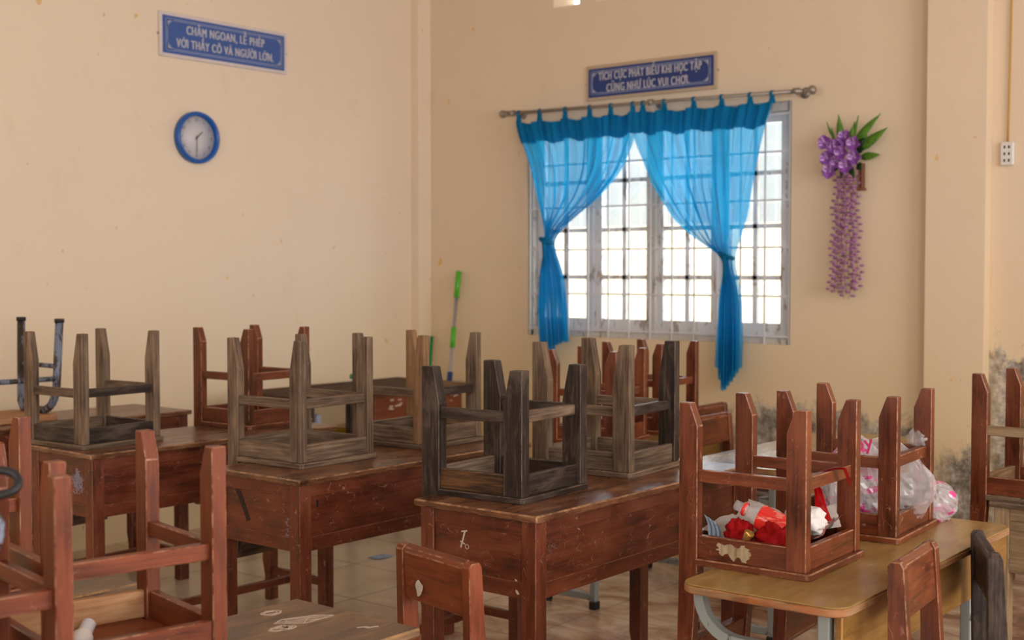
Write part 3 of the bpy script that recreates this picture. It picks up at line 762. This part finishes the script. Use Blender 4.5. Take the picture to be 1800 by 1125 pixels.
chair(4.290, -1.77, -2, .285, .260, .390, TM, 'redtan', 'red-brown upturned chair with one pale rail at the right edge')
chair(2.419, -1.524, 10, .288, .267, .384, TM, 'red', 'red-brown upturned chair below the window, nearer of the two')
chair(2.388, -1.071, 1, .287, .263, .395, TM, 'red', 'red-brown upturned chair below the window, farther of the two')
chair(3.475, -4.575, -11, .295, .285, .390, TM, 'orange', 'orange-brown upturned chair in the left foreground with a pale inside board', zr=0.178)
chair(3.568, -4.945, -10, .29, .28, .390, TM, 'orange', 'blurred orange-brown upturned chair cut by the left edge, nearest the camera', zr=0.178)
chair(2.785, -4.565, -3, .29, .27, .390, TM, 'orange', 'orange-brown upturned chair at the left edge behind the foreground chairs', zr=0.178)
# chairs standing on the floor
chair(3.60, -3.625, 78, .262, .27, .39, 0, 'orange', 'red-brown chair standing with white paint fleck on its backrest', flip=False)
chair(4.60, -3.16, 6, .245, .27, .415, 0, 'red', 'red-brown standing chair in front of the yellow table', flip=False)
chair(4.60, -2.69, 27, .27, .27, .37, 0, 'dark', 'black-painted standing chair beside the red one at right', flip=False)
chair(2.80, -.98, 2, .29, .27, .40, 0, 'red', 'dark red standing chair under the window, its backrest nearer', flip=False)
chair(2.56, -.60, 2, .29, .27, .40, 0, 'red', 'dark red standing chair under the window, its backrest farther', flip=False)
chair(.30, -2.90, 60, .29, .27, .44, 0, 'grey', 'old brown chair behind the desk by the left wall', flip=False)

# ------------------------------------------------------------------ wooden desks
def desk(x, y, deg, L_, W_, T, label, top='top', body='desk', seed=0, panel_h=.20, group='wooden school desks'):
    """near right corner of the top at (x, y); length runs +y, depth runs -x; drawer body under the top, open towards -x"""
    root = empty('school_desk', (x, y, 0), (0, 0, R(deg)), label, 'desk', group)
    o = .014; lg = .046
    MB().box(-W_, 0, 0, L_, T-.018, T, .004, axis=1).build('tabletop', top, root)
    x0, x1, y0, y1 = -W_+o, -o, o, L_-o
    for (ax, ay, rear) in ((x1-lg, y0, 0), (x1-lg, y1-lg, 0), (x0, y0, 1), (x0, y1-lg, 1)):
        if rear: b_ = MB().prism([(ax, T-.018), (ax, .16), (ax+.014, .10), (ax+.014, 0), (ax+lg, 0), (ax+lg, T-.018)], ay, ay+lg)
        else: b_ = MB().box(ax, ax+lg, ay, ay+lg, 0, T-.018)
        b_.build('leg', body, root)
    zb = T-panel_h-.018
    zt = T-.018
    def frame(name, a0, a1, plane):
        pan = MB(); r1 = MB(); r2 = MB()
        if plane == 'y0': bx = lambda m, z0, z1, q: m.box(a0, a1, y0+q, y0+q+.016, z0, z1, .0015, axis=0)
        if plane == 'y1': bx = lambda m, z0, z1, q: m.box(a0, a1, y1-q-.016, y1-q, z0, z1, .0015, axis=0)
        if plane == 'x1': bx = lambda m, z0, z1, q: m.box(x1-q-.016, x1-q, a0, a1, z0, z1, .0015, axis=1)
        bx(pan, zb+.038, zt-.038, .006); p_ = pan.build(name, body, root)
        bx(r1, zt-.040, zt, .003); r1.build('top_rail', body, p_)
        bx(r2, zb, zb+.042, .002); r2.build('bottom_rail', body, p_)
    frame('end_panel', x0+lg, x1-lg, 'y0'); frame('end_panel', x0+lg, x1-lg, 'y1'); frame('front_panel', y0+lg, y1-lg, 'x1')
    MB().box(x0+.01, x1-.02, y0+.02, y1-.02, zb+.006, zb+.018, .001, axis=1).build('book_shelf', body, root)
    zs = .105
    MB().box(x0+lg-.005, x1-lg+.005, y0+.012, y0+.034, zs, zs+.03).build('stretcher', body, root)
    MB().box(x0+lg-.005, x1-lg+.005, y1-.034, y1-.012, zs, zs+.03).build('stretcher', body, root)
    xm = (x0+x1)/2
    MB().box(xm-.011, xm+.011, y0+.03, y1-.03, zs-.004, zs+.026).build('stretcher', body, root)
    return root
D1 = desk(3.595, -3.434, .7, 1.09, .417, TD, 'red-brown school desk in the middle carrying two upturned chairs, glossy worn top')
D2 = desk(2.719, -3.436, 0, 1.09, .417, TD, 'red-brown school desk with a keyhole slot, second along the row')
D3 = desk(1.787, -3.522, -1.3, 1.09, .417, TD, 'red-brown school desk at left with a chalk smear on its end')
D4 = desk(.905, -3.56, 0, 1.11, .43, TD, 'red-brown school desk against the left wall carrying the metal chair')
D9 = desk(4.585, -1.935, 0, 1.09, .395, TM, 'old tan school desk at the right edge under an upturned chair', top='old', body='tan')
D0 = desk(3.81, -5.20, 0, 1.12, .37, TM, 'worn grey-brown desk in the foreground with chalk drawings on top', top='topgrey', body='desk')
Dd = desk(3.056, -5.33, 0, 1.12, .37, TM, 'dark brown desk partly hidden behind the left foreground chairs', top='topgrey', body='black')

# corner table by the left wall
ct = empty('corner_table', (.64, -1.18, 0), label='table with brown top and red front board in the far left corner', cat='table')
x0, x1, y0, y1 = .36-.64, .885-.64, -1.76+1.18, -.61+1.18
MB().box(x0, x1, y0, y1, TD-.02, TD, .003, axis=1).build('tabletop', 'tabletopmatt', ct)
for ax, ay in ((x0+.02, y0+.02), (x1-.06, y0+.02), (x0+.02, y1-.06), (x1-.06, y1-.06), (x1-.06, y0+.30)):
    MB().box(ax, ax+.04, ay, ay+.04, 0, TD-.02).build('leg', 'black', ct)
MB().box(x1-.03, x1-.012, y0+.46, y1-.02, TD-.165, TD-.02, axis=1).build('front_board', 'redbright', ct)
MB().box(x0+.03, x1-.04, y0+.03, y1-.03, TD-.235, TD-.222, .001, axis=1).build('book_shelf', 'black', ct)
for k in range(14):
    yy = y0+.60+random.uniform(-.05, .05) if k < 9 else y0+1.05+random.uniform(-.03, .03); zz = TD-.085+random.uniform(-.03, .03)
    MB().box(x1-.0125, x1-.0105, yy, yy+random.uniform(.008, .03), zz, zz+random.uniform(.004, .015), 0).build('chalk_scribble', 'chalk', ct)
MB().prism([(0, 0), (.24, 0), (.26, .035), (.26, .04), (-.02, .04), (-.02, .035)], 0, .17, 'yz', .003).build('plastic_tray', 'tray', label='yellow plastic tray on the shelf of the corner table', cat='tray', loc=(.64, -1.42, TD-.222))
MB().box(0, .16, 0, .22, 0, .03, .003).build('paper_stack', 'paper', label='grey-white paper stack on the corner table shelf', cat='paper', loc=(.62, -1.0, TD-.222))
MB().box(0, .04, 0, .03, 0, .10, .003).build('paper_cup_stack', 'paperblue', label='pale blue items standing inside the corner table', cat='box', loc=(.62, -1.50, TD-.222))

# ------------------------------------------------------------------ yellow laminate tables
def rrect(x0, x1, y0, y1, r, n=6):
    pts = []
    for cx, cy, a in ((x1-r, y0+r, -PI/2), (x1-r, y1-r, 0), (x0+r, y1-r, PI/2), (x0+r, y0+r, PI)):
        for i in range(n+1): q = a+i*PI/2/n; pts.append((cx+r*math.cos(q), cy+r*math.sin(q)))
    return pts
def ytable(x, y, deg, L_, W_, T, label, group='yellow laminate tables', shelf=True):
    root = empty('laminate_table', (x, y, 0), (0, 0, R(deg)), label, 'table', group)
    MB().prism(rrect(-W_, 0, 0, L_, .045), T-.004, T, 'xy', .0015, axis=1).build('tabletop', 'lam', root)
    MB().prism(rrect(-W_-.001, .001, -.001, L_+.001, .046), T-.022, T-.0045, 'xy', .003, axis=1).build('table_edge', 'lamedge', root)
    MB().prism([(.03, T-.022), (L_-.012, T-.022), (L_-.012, T-.10), (L_-.03, T-.15), (.05, T-.15), (.03, T-.13)], -.030, -.014, 'yz', .003, axis=1).build('front_panel', 'lampanel', root)
    for yy in (.03, L_-.22):
        b_ = MB()
        zt = T-.024
        xf = -.058
        b_.box(xf-.014, xf+.014, yy, yy+.028, .03, zt, .003)
        path = [(-W_+.03, yy+.014, zt)]
        for i in range(9):
            a = i/8*PI/2; path.append((-W_+.035+.10*(1-math.cos(a)), yy+.014, zt-.10*math.sin(a)))
        path.append((xf, yy+.014, zt-.105))
        b_.tube(path, .017, 4)
        b_.box(-W_+.02, xf, yy+.002, yy+.026, .035, .062, .003)
        b_.build('end_frame', 'steel', root)
        MB().box(xf-.017, xf+.017, yy-.003, yy+.031, 0, .034, .003).build('foot_cap', 'plastic_blk', root)
        MB().box(-W_+.012, -W_+.042, yy-.001, yy+.029, 0, .036, .003).build('foot_cap', 'plastic_blk', root)
    if shelf:
        b_ = MB()
        for k in range(5): xx = -W_+.05+k*(W_-.14)/4; b_.box(xx-.004, xx+.004, .05, L_-.2, T-.125, T-.117, 0)
        b_.box(-W_+.03, -W_+.042, .05, L_-.2, T-.13, T-.10, 0)
        b_.build('wire_shelf', 'steel', root)
    return root
YT = ytable(4.402, -3.425, 1.2, 1.15, .40, TM, 'yellow laminate table with a chipped edge, nearest at right', shelf=False)
D8 = ytable(3.42, -1.80, 0, 1.20, .41, TM, 'yellow laminate table by the window wall, right of the window')
D7 = ytable(2.63, -1.80, 0, 1.00, .32, TM, 'yellow laminate table under the window carrying two red chairs')

# ------------------------------------------------------------------ metal chair
mc = empty('metal_chair', (.62, -3.17, TD), (0, 0, R(-2)), label='upturned blue-grey steel tube chair with plywood seat, rust showing', cat='chair')
MB().prism(rrect(-.16, .17, -.16, .16, .05), 0, .022, 'xy', .004, axis=1).build('seat', 'pine', mc)
for sy in (-1, 1):
    pts = []
    for sx in (1,):
        pass
    pts = [(.185, sy*.145, .405), (.165, sy*.14, .14)]
    for i in range(1, 7): a = i/6*PI/2; pts.append((.165-.10*(1-math.cos(a)), sy*(.14-.01*i/6), .14-.105*math.sin(a)))
    pts += [(-.09, sy*.13, .036), (-.115, sy*.135, .06), (-.125, sy*.145, .405)]
    MB().tube(pts, .0165, 10, upv=(0, 1, 0)).build('leg_frame', 'bluesteel', mc)
    MB().tube([(.175, sy*.14, .22), (-.12, sy*.14, .22)], .010, 8).build('side_rail', 'bluesteel', mc)
    for px, py in ((.185, sy*.145), (-.125, sy*.145)):
        MB().lathe([(0, .010), (.0195, .010), (.0195, -.006), (0, -.006)], 12, M4=at(px, py, .405)).build('foot_cap', 'plastic_blk', mc)
MB().tube([(.170, -.14, .17), (.170, .14, .17)], .011, 8).build('cross_rail', 'bluesteel', mc)

# ------------------------------------------------------------------ marks painted or chalked on the furniture
def strip(b_, pts, wd, M4):
    pts = [Vector(p) for p in pts]
    for a, c in zip(pts, pts[1:]):
        d = (c-a); n_ = Vector((-d.y, d.x)).normalized()*wd/2
        b_.prism([tuple(a-n_), tuple(c-n_), tuple(c+n_), tuple(a+n_)], 0, .0005, 'xy', 0, M4=M4)
# chalk numeral on the end of the middle desk
FR = Matrix(((1,0,0,0),(0,0,-1,0),(0,1,0,0),(0,0,0,1)))
def onend(dx, dz, q=.0): return Matrix.Translation((dx, .014+.006-.0007-q, dz)) @ FR
b_ = MB()
strip(b_, [(.004, .022), (-.002, .002), (-.010, -.022)], .005, onend(-.255, .653))
strip(b_, [(-.008, .020), (.012, .024)], .004, onend(-.255, .653)); strip(b_, [(-.012, -.006), (.004, -.012)], .003, onend(-.255, .653))
strip(b_, [(.011+.006*math.cos(a), -.018+.006*math.sin(a)) for a in [i*PI/5 for i in range(11)]], .0015, onend(-.255, .653))
b_.build('chalk_mark', 'mark', D1)
b_ = MB()
b_.prism([(0, .010), (.006, .008), (.012, 0), (.008, -.004), (.002, .002)], 0, .0006, 'xy', 0, M4=onend(-.085, .565)); b_.prism([(.006, -.014), (.012, -.016), (.018, -.024), (.012, -.026), (.006, -.020)], 0, .004, 'xy', 0, M4=onend(-.085, .562))
b_.build('paint_fleck', 'mark', D1)
def smear(root, M4, n_, sx, sy, mat, seed, name='chalk_smear', w_=(.0012, .003)):
    rr = random.Random(seed); b_ = MB()
    for i in range(n_):
        cx, cy = rr.gauss(0, sx), rr.gauss(0, sy); a = rr.uniform(0, PI); l = rr.uniform(.003, .014)
        strip(b_, [(cx, cy), (cx+l*math.cos(a), cy+l*math.sin(a)), (cx+l*math.cos(a)+l*.6*math.cos(a+.6), cy+l*math.sin(a)+l*.6*math.sin(a+.6))], rr.uniform(*w_), M4)
    b_.build(name, mat, root)
smear(D3, onend(-.115, .640), 150, .014, .018, 'chalkblue', 3)
smear(D2, onend(-.065, .585), 40, .012, .022, 'chalkblue', 5, w_=(.0006, .0012))
smear(D1, Matrix.Translation((-.0205, .10, .655)) @ Matrix(((0,0,1,0),(1,0,0,0),(0,1,0,0),(0,0,0,1))), 60, .02, .015, 'chalkblue', 6, w_=(.0006, .0014))
b_ = MB(); strip(b_, [(-.045, .055), (-.02, .02), (0, -.015), (.018, -.05)], .018, onend(-.27, .645)); b_.build('black_streak', 'soot', D2)
b_ = MB().box(-.0135-.0065, -.0135-.0050, .085, .091, .655, .675, 0); b_.build('keyhole_slot', 'plastic_blk', D2)
# chalk drawings on the foreground desk (desk-local coordinates)
up = at(0, 0, TM+.0002)
def loop(cx, cy, rx, ry, n_=24, wob=.1, a0=0): return [(cx+rx*math.cos(a0+2*PI*i/n_)*(1+wob*math.sin(3*i)), cy+ry*math.sin(a0+2*PI*i/n_)*(1+wob*math.cos(2*i))) for i in range(n_+1)]
def chalk(lines):
    b_ = MB()
    for pts, wd in lines: strip(b_, pts, wd, up)
    b_.build('chalk_drawing', 'chalk', D0)
chalk([(loop(-.318, 1.005, .016, .022, 14), .004), (loop(-.318, 1.005, .010, .016, 9, .3), .003)])
chalk([([(-.25, .955), (-.205, 1.0), (-.205, 1.075), (-.235, 1.05), (-.262, .985), (-.25, .955)], .003), ([(-.25, .965), (-.212, 1.06)], .002), ([(-.257, .985), (-.225, 1.05)], .002), ([(-.24, .965), (-.206, 1.04)], .002), ([(-.26, 1.0), (-.235, .97)], .002), ([(-.24, 1.04), (-.21, 1.0)], .002)])
chalk([(loop(-.215, .94, .014, .020, 8, .35), .006), (loop(-.205, .955, .008, .018, 7, .3), .006), ([(-.225, .93), (-.20, .965)], .006)])
chalk([([(-.10, 1.04), (-.09, 1.06), (-.085, 1.05), (-.075, 1.075)], .004)])

# paint fleck on the standing chair's backrest: on the outer face of the board
def chair_fleck():
    root = [o for o in C.objects if o.get('label', '').startswith('red-brown chair standing with white')][0]
    b_ = MB(); xb = -.27/2-.025-.0022
    Mx = Matrix.Translation((xb, 0, .615)) @ Matrix(((0,0,-1,0),(-1,0,0,0),(0,1,0,0),(0,0,0,1)))
    pts = [(-.052+.013*math.cos(a)*(1+.25*math.sin(3*a)), .004+.018*math.sin(a)*(1+.2*math.cos(3*a))) for a in [i*2*PI/16 for i in range(16)]]
    b_.prism(pts, 0, .0015, 'xy', 0, M4=Mx); b_.build('paint_fleck', 'mark', root)
chair_fleck()
# rubbed pale patch on the near side apron of the paper-filled chair (chair-local, upside down)
def apron_patch():
    b_ = MB(); w_, h_ = .297, .391
    Mx = Matrix.Translation((-.02, w_/2+.0105, h_-.045)) @ Matrix(((1,0,0,0),(0,0,1,0),(0,-1,0,0),(0,0,0,1)))
    pts = [(-.04, .012), (-.018, .016), (.004, .010), (.022, .014), (.040, .012), (.046, -.004), (.038, -.022), (.018, -.016), (.002, -.020), (-.016, -.010), (-.032, -.012), (-.042, -.002)]
    pts = [(a_*(1+.12*math.sin(9*i_)), c_*(1+.3*math.cos(5*i_))) for i_, (a_, c_) in enumerate([tuple(Vector(pts[k//3]).lerp(Vector(pts[(k//3+1) % 12]), (k % 3)/3)) for k in range(36)])]
    b_.prism(pts, 0, .0008, 'xy', 0, M4=Mx); b_.build('bare_patch', 'stain', c7)
apron_patch()

# ------------------------------------------------------------------ things in the paper-filled chair
def crumple(name, mat, loc, size, amp, seed, label, cat, rz=0, tilt=(0, 0), n_=26, freq=9, thick=.0012, sag=0, group='papers in the upturned chair'):
    b_ = MB(); sd = Vector((seed*3.1, seed*1.7, 0))
    def fn(u, v):
        x_, y_ = (u-.5)*size[0], (v-.5)*size[1]
        q = Vector((x_, y_, 0))*freq+sd
        z_ = (noise.turbulence(q, 3, False)*amp + abs(noise.noise(q*2.1))*amp*.6) - sag*((u-.5)**2+(v-.5)**2)*4
        ex = 1+.10*noise.noise(Vector((u*5, v*5, seed)))
        return Vector((x_*ex+.25*amp*noise.noise(q*1.3+Vector((5, 0, 0))), y_*ex+.25*amp*noise.noise(q*1.3), z_))
    b_.grid(fn, n_, n_, smooth=False)
    o = b_.build(name, mat, label=label, cat=cat, loc=loc, group=group, solid=thick)
    o.rotation_euler = (tilt[0], tilt[1], rz); return o
def blob(name, mat, loc, r, seed, label, cat, amp=.35, freq=2.2, rz=0, n_=40, folds=0, parent=None, M4=None):
    b_ = MB()
    def fn(u, v):
        th, ph = u*2*PI, v*PI
        d = Vector((math.sin(ph)*math.cos(th), math.sin(ph)*math.sin(th), math.cos(ph)))
        k = 1+amp*noise.noise(d*freq+Vector((seed, 0, 0)))+amp*.5*(1-abs(noise.noise(d*freq*2.1+Vector((0, seed, 0))))*3)*.5
        if folds: k += folds*math.sin(th*7+3*math.sin(ph*3+seed))*math.sin(ph)
        p_ = Vector((d.x*r[0], d.y*r[1], d.z*r[2]))*k
        if p_.z < -r[2]*.75: p_.z = -r[2]*.75
        return p_
    b_.grid(fn, n_, n_//2, closed=True)
    o = b_.build(name, mat, label=label, cat=cat, loc=loc, parent=parent); o.rotation_euler.z = rz; return o
zf = TM+.019
cx, cy = 4.055, -3.090
crumple('newspaper', 'papergrn', (cx+.052, cy+.050, zf+.036), (.14, .17), .024, 3, 'grey-green newspaper bundle lying under the crumpled papers in the chair', 'newspaper', rz=.1, sag=-.022)
crumple('paper_sheet', 'paper', (cx-.020, cy+.03, zf+.072), (.16, .11), .014, 5, 'flat white sheet lying behind the red bottle', 'paper', rz=.1, tilt=(.35, .18))
blob('crumpled_paper', 'paper', (cx+.090, cy+.015, zf+.082), (.044, .050, .036), 7, 'white crumpled paper ball right of the front chair leg', 'paper', amp=.34, freq=2.8)
crumple('paper_sheet', 'paperpink', (cx+.110, cy+.065, zf+.058), (.05, .15), .014, 9, 'pink and white folded sheet at the right side of the chair', 'paper', rz=-.1, tilt=(.25, -.5))
crumple('paper_sheet', 'paper', (cx+.092, cy+.100, zf+.080), (.075, .06), .012, 12, 'upright white paper scrap behind the paper ball', 'paper', rz=.6, tilt=(1.1, -.2))
b_ = MB()
def fold(u, v):
    a, c = Vector((-.094, -.115, .092)), Vector((-.066, -.112, .026))
    p_ = a.lerp(c, v); k = u*6; z_ = abs((k % 2)-1)
    return p_+Vector((-.020+.036*u-.010*v, -.010*z_+.006*math.sin(v*5), .006*z_-.018*u*(1-v)))
b_.grid(fold, 24, 8, smooth=False); b_.build('paper_sheet', 'paperblue', label='pale blue pleated sheet standing at the left side of the chair', cat='paper', group='papers in the upturned chair', loc=(cx, cy, zf), solid=.0006)
crumple('paper_sheet', 'paper', (cx-.075, cy-.065, zf+.052), (.09, .10), .016, 17, 'white folded sheet between the blue sheet and the red scarf', 'paper', rz=-.2, tilt=(.3, .35))
crumple('paper_sheet', 'papergrn', (cx-.085, cy-.090, zf+.026), (.10, .09), .012, 19, 'grey paper lying lowest at the left corner of the chair', 'paper', rz=.2)
blob('red_scarf', 'redcloth', (cx-.032, cy-.100, zf+.052), (.034, .028, .038), 21, 'bunched red scarf under the neck of the bottle', 'scarf', amp=.35, folds=.10)
blob('red_scarf', 'redcloth', (cx+.066, cy-.092, zf+.046), (.050, .038, .042), 27, 'folded red scarf against the front chair leg', 'scarf', amp=.40, folds=.16)
# pennant of sheer red cloth hung on the front rail
b_ = MB()
def pen(u, v):
    a = Vector((.098, .030, .185)); c1 = Vector((.102, .044, .075)); c2 = Vector((.112, .132, .078))
    base = c1.lerp(c2, u); p_ = a.lerp(base, v); p_ += Vector((.008*math.sin(u*9+v*3), .004*math.sin(v*7), -.03*max(0, u-.7)*v)); return p_
b_.grid(pen, 18, 18); b_.build('red_scarf', 'redsheer', label='sheer red scarf hanging from the front rail of the chair', cat='scarf', loc=(cx, cy, zf), solid=.0006)
b_ = MB()
def knot(u, v):
    pth = [(.128, -.010, .206), (.150, .030, .2135), (.172, .045, .214), (.1765, .050, .200), (.178, .062, .175), (.176, .066, .165)]
    f = v*(len(pth)-1); i = min(int(f), len(pth)-2); q = f-i
    p_ = Vector(pth[i]).lerp(Vector(pth[i+1]), q); wd = [.004, .012, .014, .014, .010, .002]; ww = lerp(wd[i], wd[i+1], q)
    return p_+Vector((-.2, 1, 0))*(u-.5)*2*ww+Vector((0, 0, .002*math.sin(u*9)))
b_.grid(knot, 6, 24); b_.build('red_ribbon', 'redcloth', label='red cloth end knotted over the chair rail', cat='ribbon', loc=(cx, cy, zf+.002), solid=.001)
# bottle
bt = empty('plastic_bottle', (cx-.052, cy-.080, zf+.122), (0, 0, 0), label='clear plastic bottle with a red label lying tilted on the scarves', cat='bottle')
ax = Vector((.145, .022, -.056)).normalized()
BM = ax.to_track_quat('Z', 'Y').to_matrix().to_4x4()
MB().lathe([(.0125, 0), (.0125, .022), (.016, .024), (.016, .028), (.0125, .030), (.014, .038), (.022, .050), (.030, .066), (.031, .070), (.0295, .095), (.031, .140), (.031, .172), (.026, .180), (0, .178)], 28, M4=BM).build('bottle_body', 'bottle', bt)
MB().lathe([(.0305, .066), (.0325, .072), (.0305, .095), (.0325, .135), (.0325, .150)], 28, M4=BM).build('bottle_label', 'label', bt)
MB().lathe([(.0165, .022), (.0175, .024), (.0175, .029), (.0165, .030)], 20, M4=BM).build('neck_ring', 'label', bt)
MB().lathe([(.0285, .150), (.031, .154), (.030, .172), (.024, .178), (0, .176)], 28, M4=BM).build('bottle_base', 'label', bt)
# foil wrapper
wp = empty('snack_wrapper', (cx+.002, cy-.134, zf+.046), (0, 0, 0), label='rolled blue and gold foil wrapper before the red scarves', cat='wrapper')
WM = Vector((.05, -.008, .075)).normalized().to_track_quat('Z', 'Y').to_matrix().to_4x4()
MB().lathe([(0, -.030), (.006, -.028), (.009, .010), (.009, .012)], 10, M4=WM).build('wrapper_body', 'foilblue', wp)
MB().lathe([(.0095, .008), (.013, .028), (.012, .030), (.008, .012)], 10, M4=WM).build('wrapper_end', 'gold', wp)
blob('foil_scrap', 'gold', (cx+.026, cy-.130, zf+.020), (.018, .014, .014), 41, 'small gold and white foil scrap beside the blue wrapper', 'wrapper', amp=.6, freq=3, n_=20)

# plastic bags
bg = empty('plastic_bag', (4.075, -2.545, zf), label='clear plastic bag with pink print filling the far chair on the yellow table', cat='bag')
def bagshape(parent, mat, r, c, seed, n_=56, name='bag_body', topk=.5):
    b_ = MB()
    def fn(u, v):
        th, ph = u*2*PI, v*PI
        d = Vector((math.sin(ph)*math.cos(th), math.sin(ph)*math.sin(th), math.cos(ph)))
        k = 1+.10*noise.noise(d*2+Vector((seed, 0, 0)))
        rid = 1-abs(noise.noise(d*3.4+Vector((0, seed, 0))))*2.2; rid2 = 1-abs(noise.noise(d*7+Vector((seed, 0, 9))))*2.0
        k += .10*rid+.04*rid2
        sh = 1-topk*max(0, d.z)**1.4
        p_ = Vector((d.x*r[0]*k*sh, d.y*r[1]*k*sh, d.z*r[2]*(1+.06*rid)))
        if p_.z < -r[2]*.8: p_.z = -r[2]*.8
        return p_+Vector(c)
    b_.grid(fn, n_, n_//2, closed=True, smooth=False)
    return b_.build(name, mat, parent)
bagshape(bg, 'bag', (.125, .115, .125), (.03, .02, .105), 3)
bagshape(bg, 'bagprint', (.105, .10, .125), (-.03, -.02, .105), 8, name='printed_film')
blob('bag_knot', 'bag', (.09, .12, .22), (.03, .03, .025), 5, None, None, parent=bg, n_=24, amp=.6, freq=4)
text_mesh('bag_lettering', 'by', .055, 'pinkprint', bg, Matrix.Translation((.025, -.105, .225)) @ Matrix.Rotation(R(20), 4, 'Z') @ Matrix.Rotation(R(75), 4, 'X') @ Matrix.Rotation(R(12), 4, 'Z'), 1, .001)
bg2 = empty('plastic_bag', (4.17, -2.33, TM), label='small clear plastic bag with pink print lying behind the far chair', cat='bag')
bagshape(bg2, 'bagprint', (.062, .075, .060), (0, 0, .049), 14, 44, topk=.1)
bg3 = empty('plastic_bag', (4.165, -2.86, zf), label='pink printed plastic wrap leaning between the two chairs on the yellow table', cat='bag')
bagshape(bg3, 'bagprint', (.035, .035, .10), (-.05, .06, .09), 31, 36, topk=.1)

# white bottle neck in the foreground chair
wb = empty('white_bottle', (3.415, -4.585, TM-.012), label='white plastic bottle lying in the foreground chair at left', cat='bottle')
WB = Vector((-.35, .5, .35)).normalized().to_track_quat('Z', 'Y').to_matrix().to_4x4()
MB().lathe([(0, -.04), (.018, -.04), (.020, -.02), (.020, .0), (.012, .012)], 20, M4=at(0, 0, .035) @ WB).build('bottle_body', 'paper', wb)
MB().lathe([(.0135, .008), (.0135, .034), (.012, .036), (0, .036)], 20, M4=at(0, 0, .035) @ WB).build('bottle_cap', 'clockface', wb)

# black bag at the left edge
bp_ = empty('black_bag', (3.79, -4.94, 1.04), (0, 0, R(39.2)), label='black bag with a loop handle hanging at the left picture edge', cat='bag')
b_ = MB()
def bagb(u, v):
    th = u*2*PI; z_ = lerp(-.02, -.30, v); k = 1+.08*math.sin(3*th+v*4)
    return Vector((-.075+.060*math.cos(th)*k*(.75+.3*v), -.03+.05*math.sin(th)*k, z_))
b_.grid(bagb, 28, 12, closed=True); b_.build('bag_body', 'plastic_blk', bp_)
MB().tube(spline([(-.11, -.03, -.02), (-.09, -.02, .012), (-.04, 0, .022), (0, .005, .018), (.014, 0, .006), (.012, -.01, -.006), (-.01, -.015, -.014), (-.05, -.02, -.022), (-.09, -.03, -.03)]), .0065, 8).build('bag_handle', 'plastic_blk', bp_)
MB().tube(spline([(-.02, -.02, -.03), (-.006, -.02, -.05), (-.006, -.025, -.08), (-.02, -.025, -.10)]), .006, 8).build('bag_strap', 'bluesteel', bp_)

# floor scraps and things on the far tables
crumple('paper_scrap', 'paperblue', (1.24, -1.63, .004), (.08, .10), .006, 51, 'pale blue paper scrap on the floor between the desk rows', 'paper', group=None)
MB().box(-.11, .11, -.08, .08, 0, .012, .002).build('notebook', 'paper', label='white notebook on the shelf of the table right of the window', cat='notebook', loc=(3.22, -1.60, TM-.1165))
MB().box(-.10, .10, -.07, .07, 0, .010, .002).build('notebook', 'paperblue', label='pale blue notebook on the far part of the same shelf', cat='notebook', loc=(3.22, -1.38, TM-.1165))
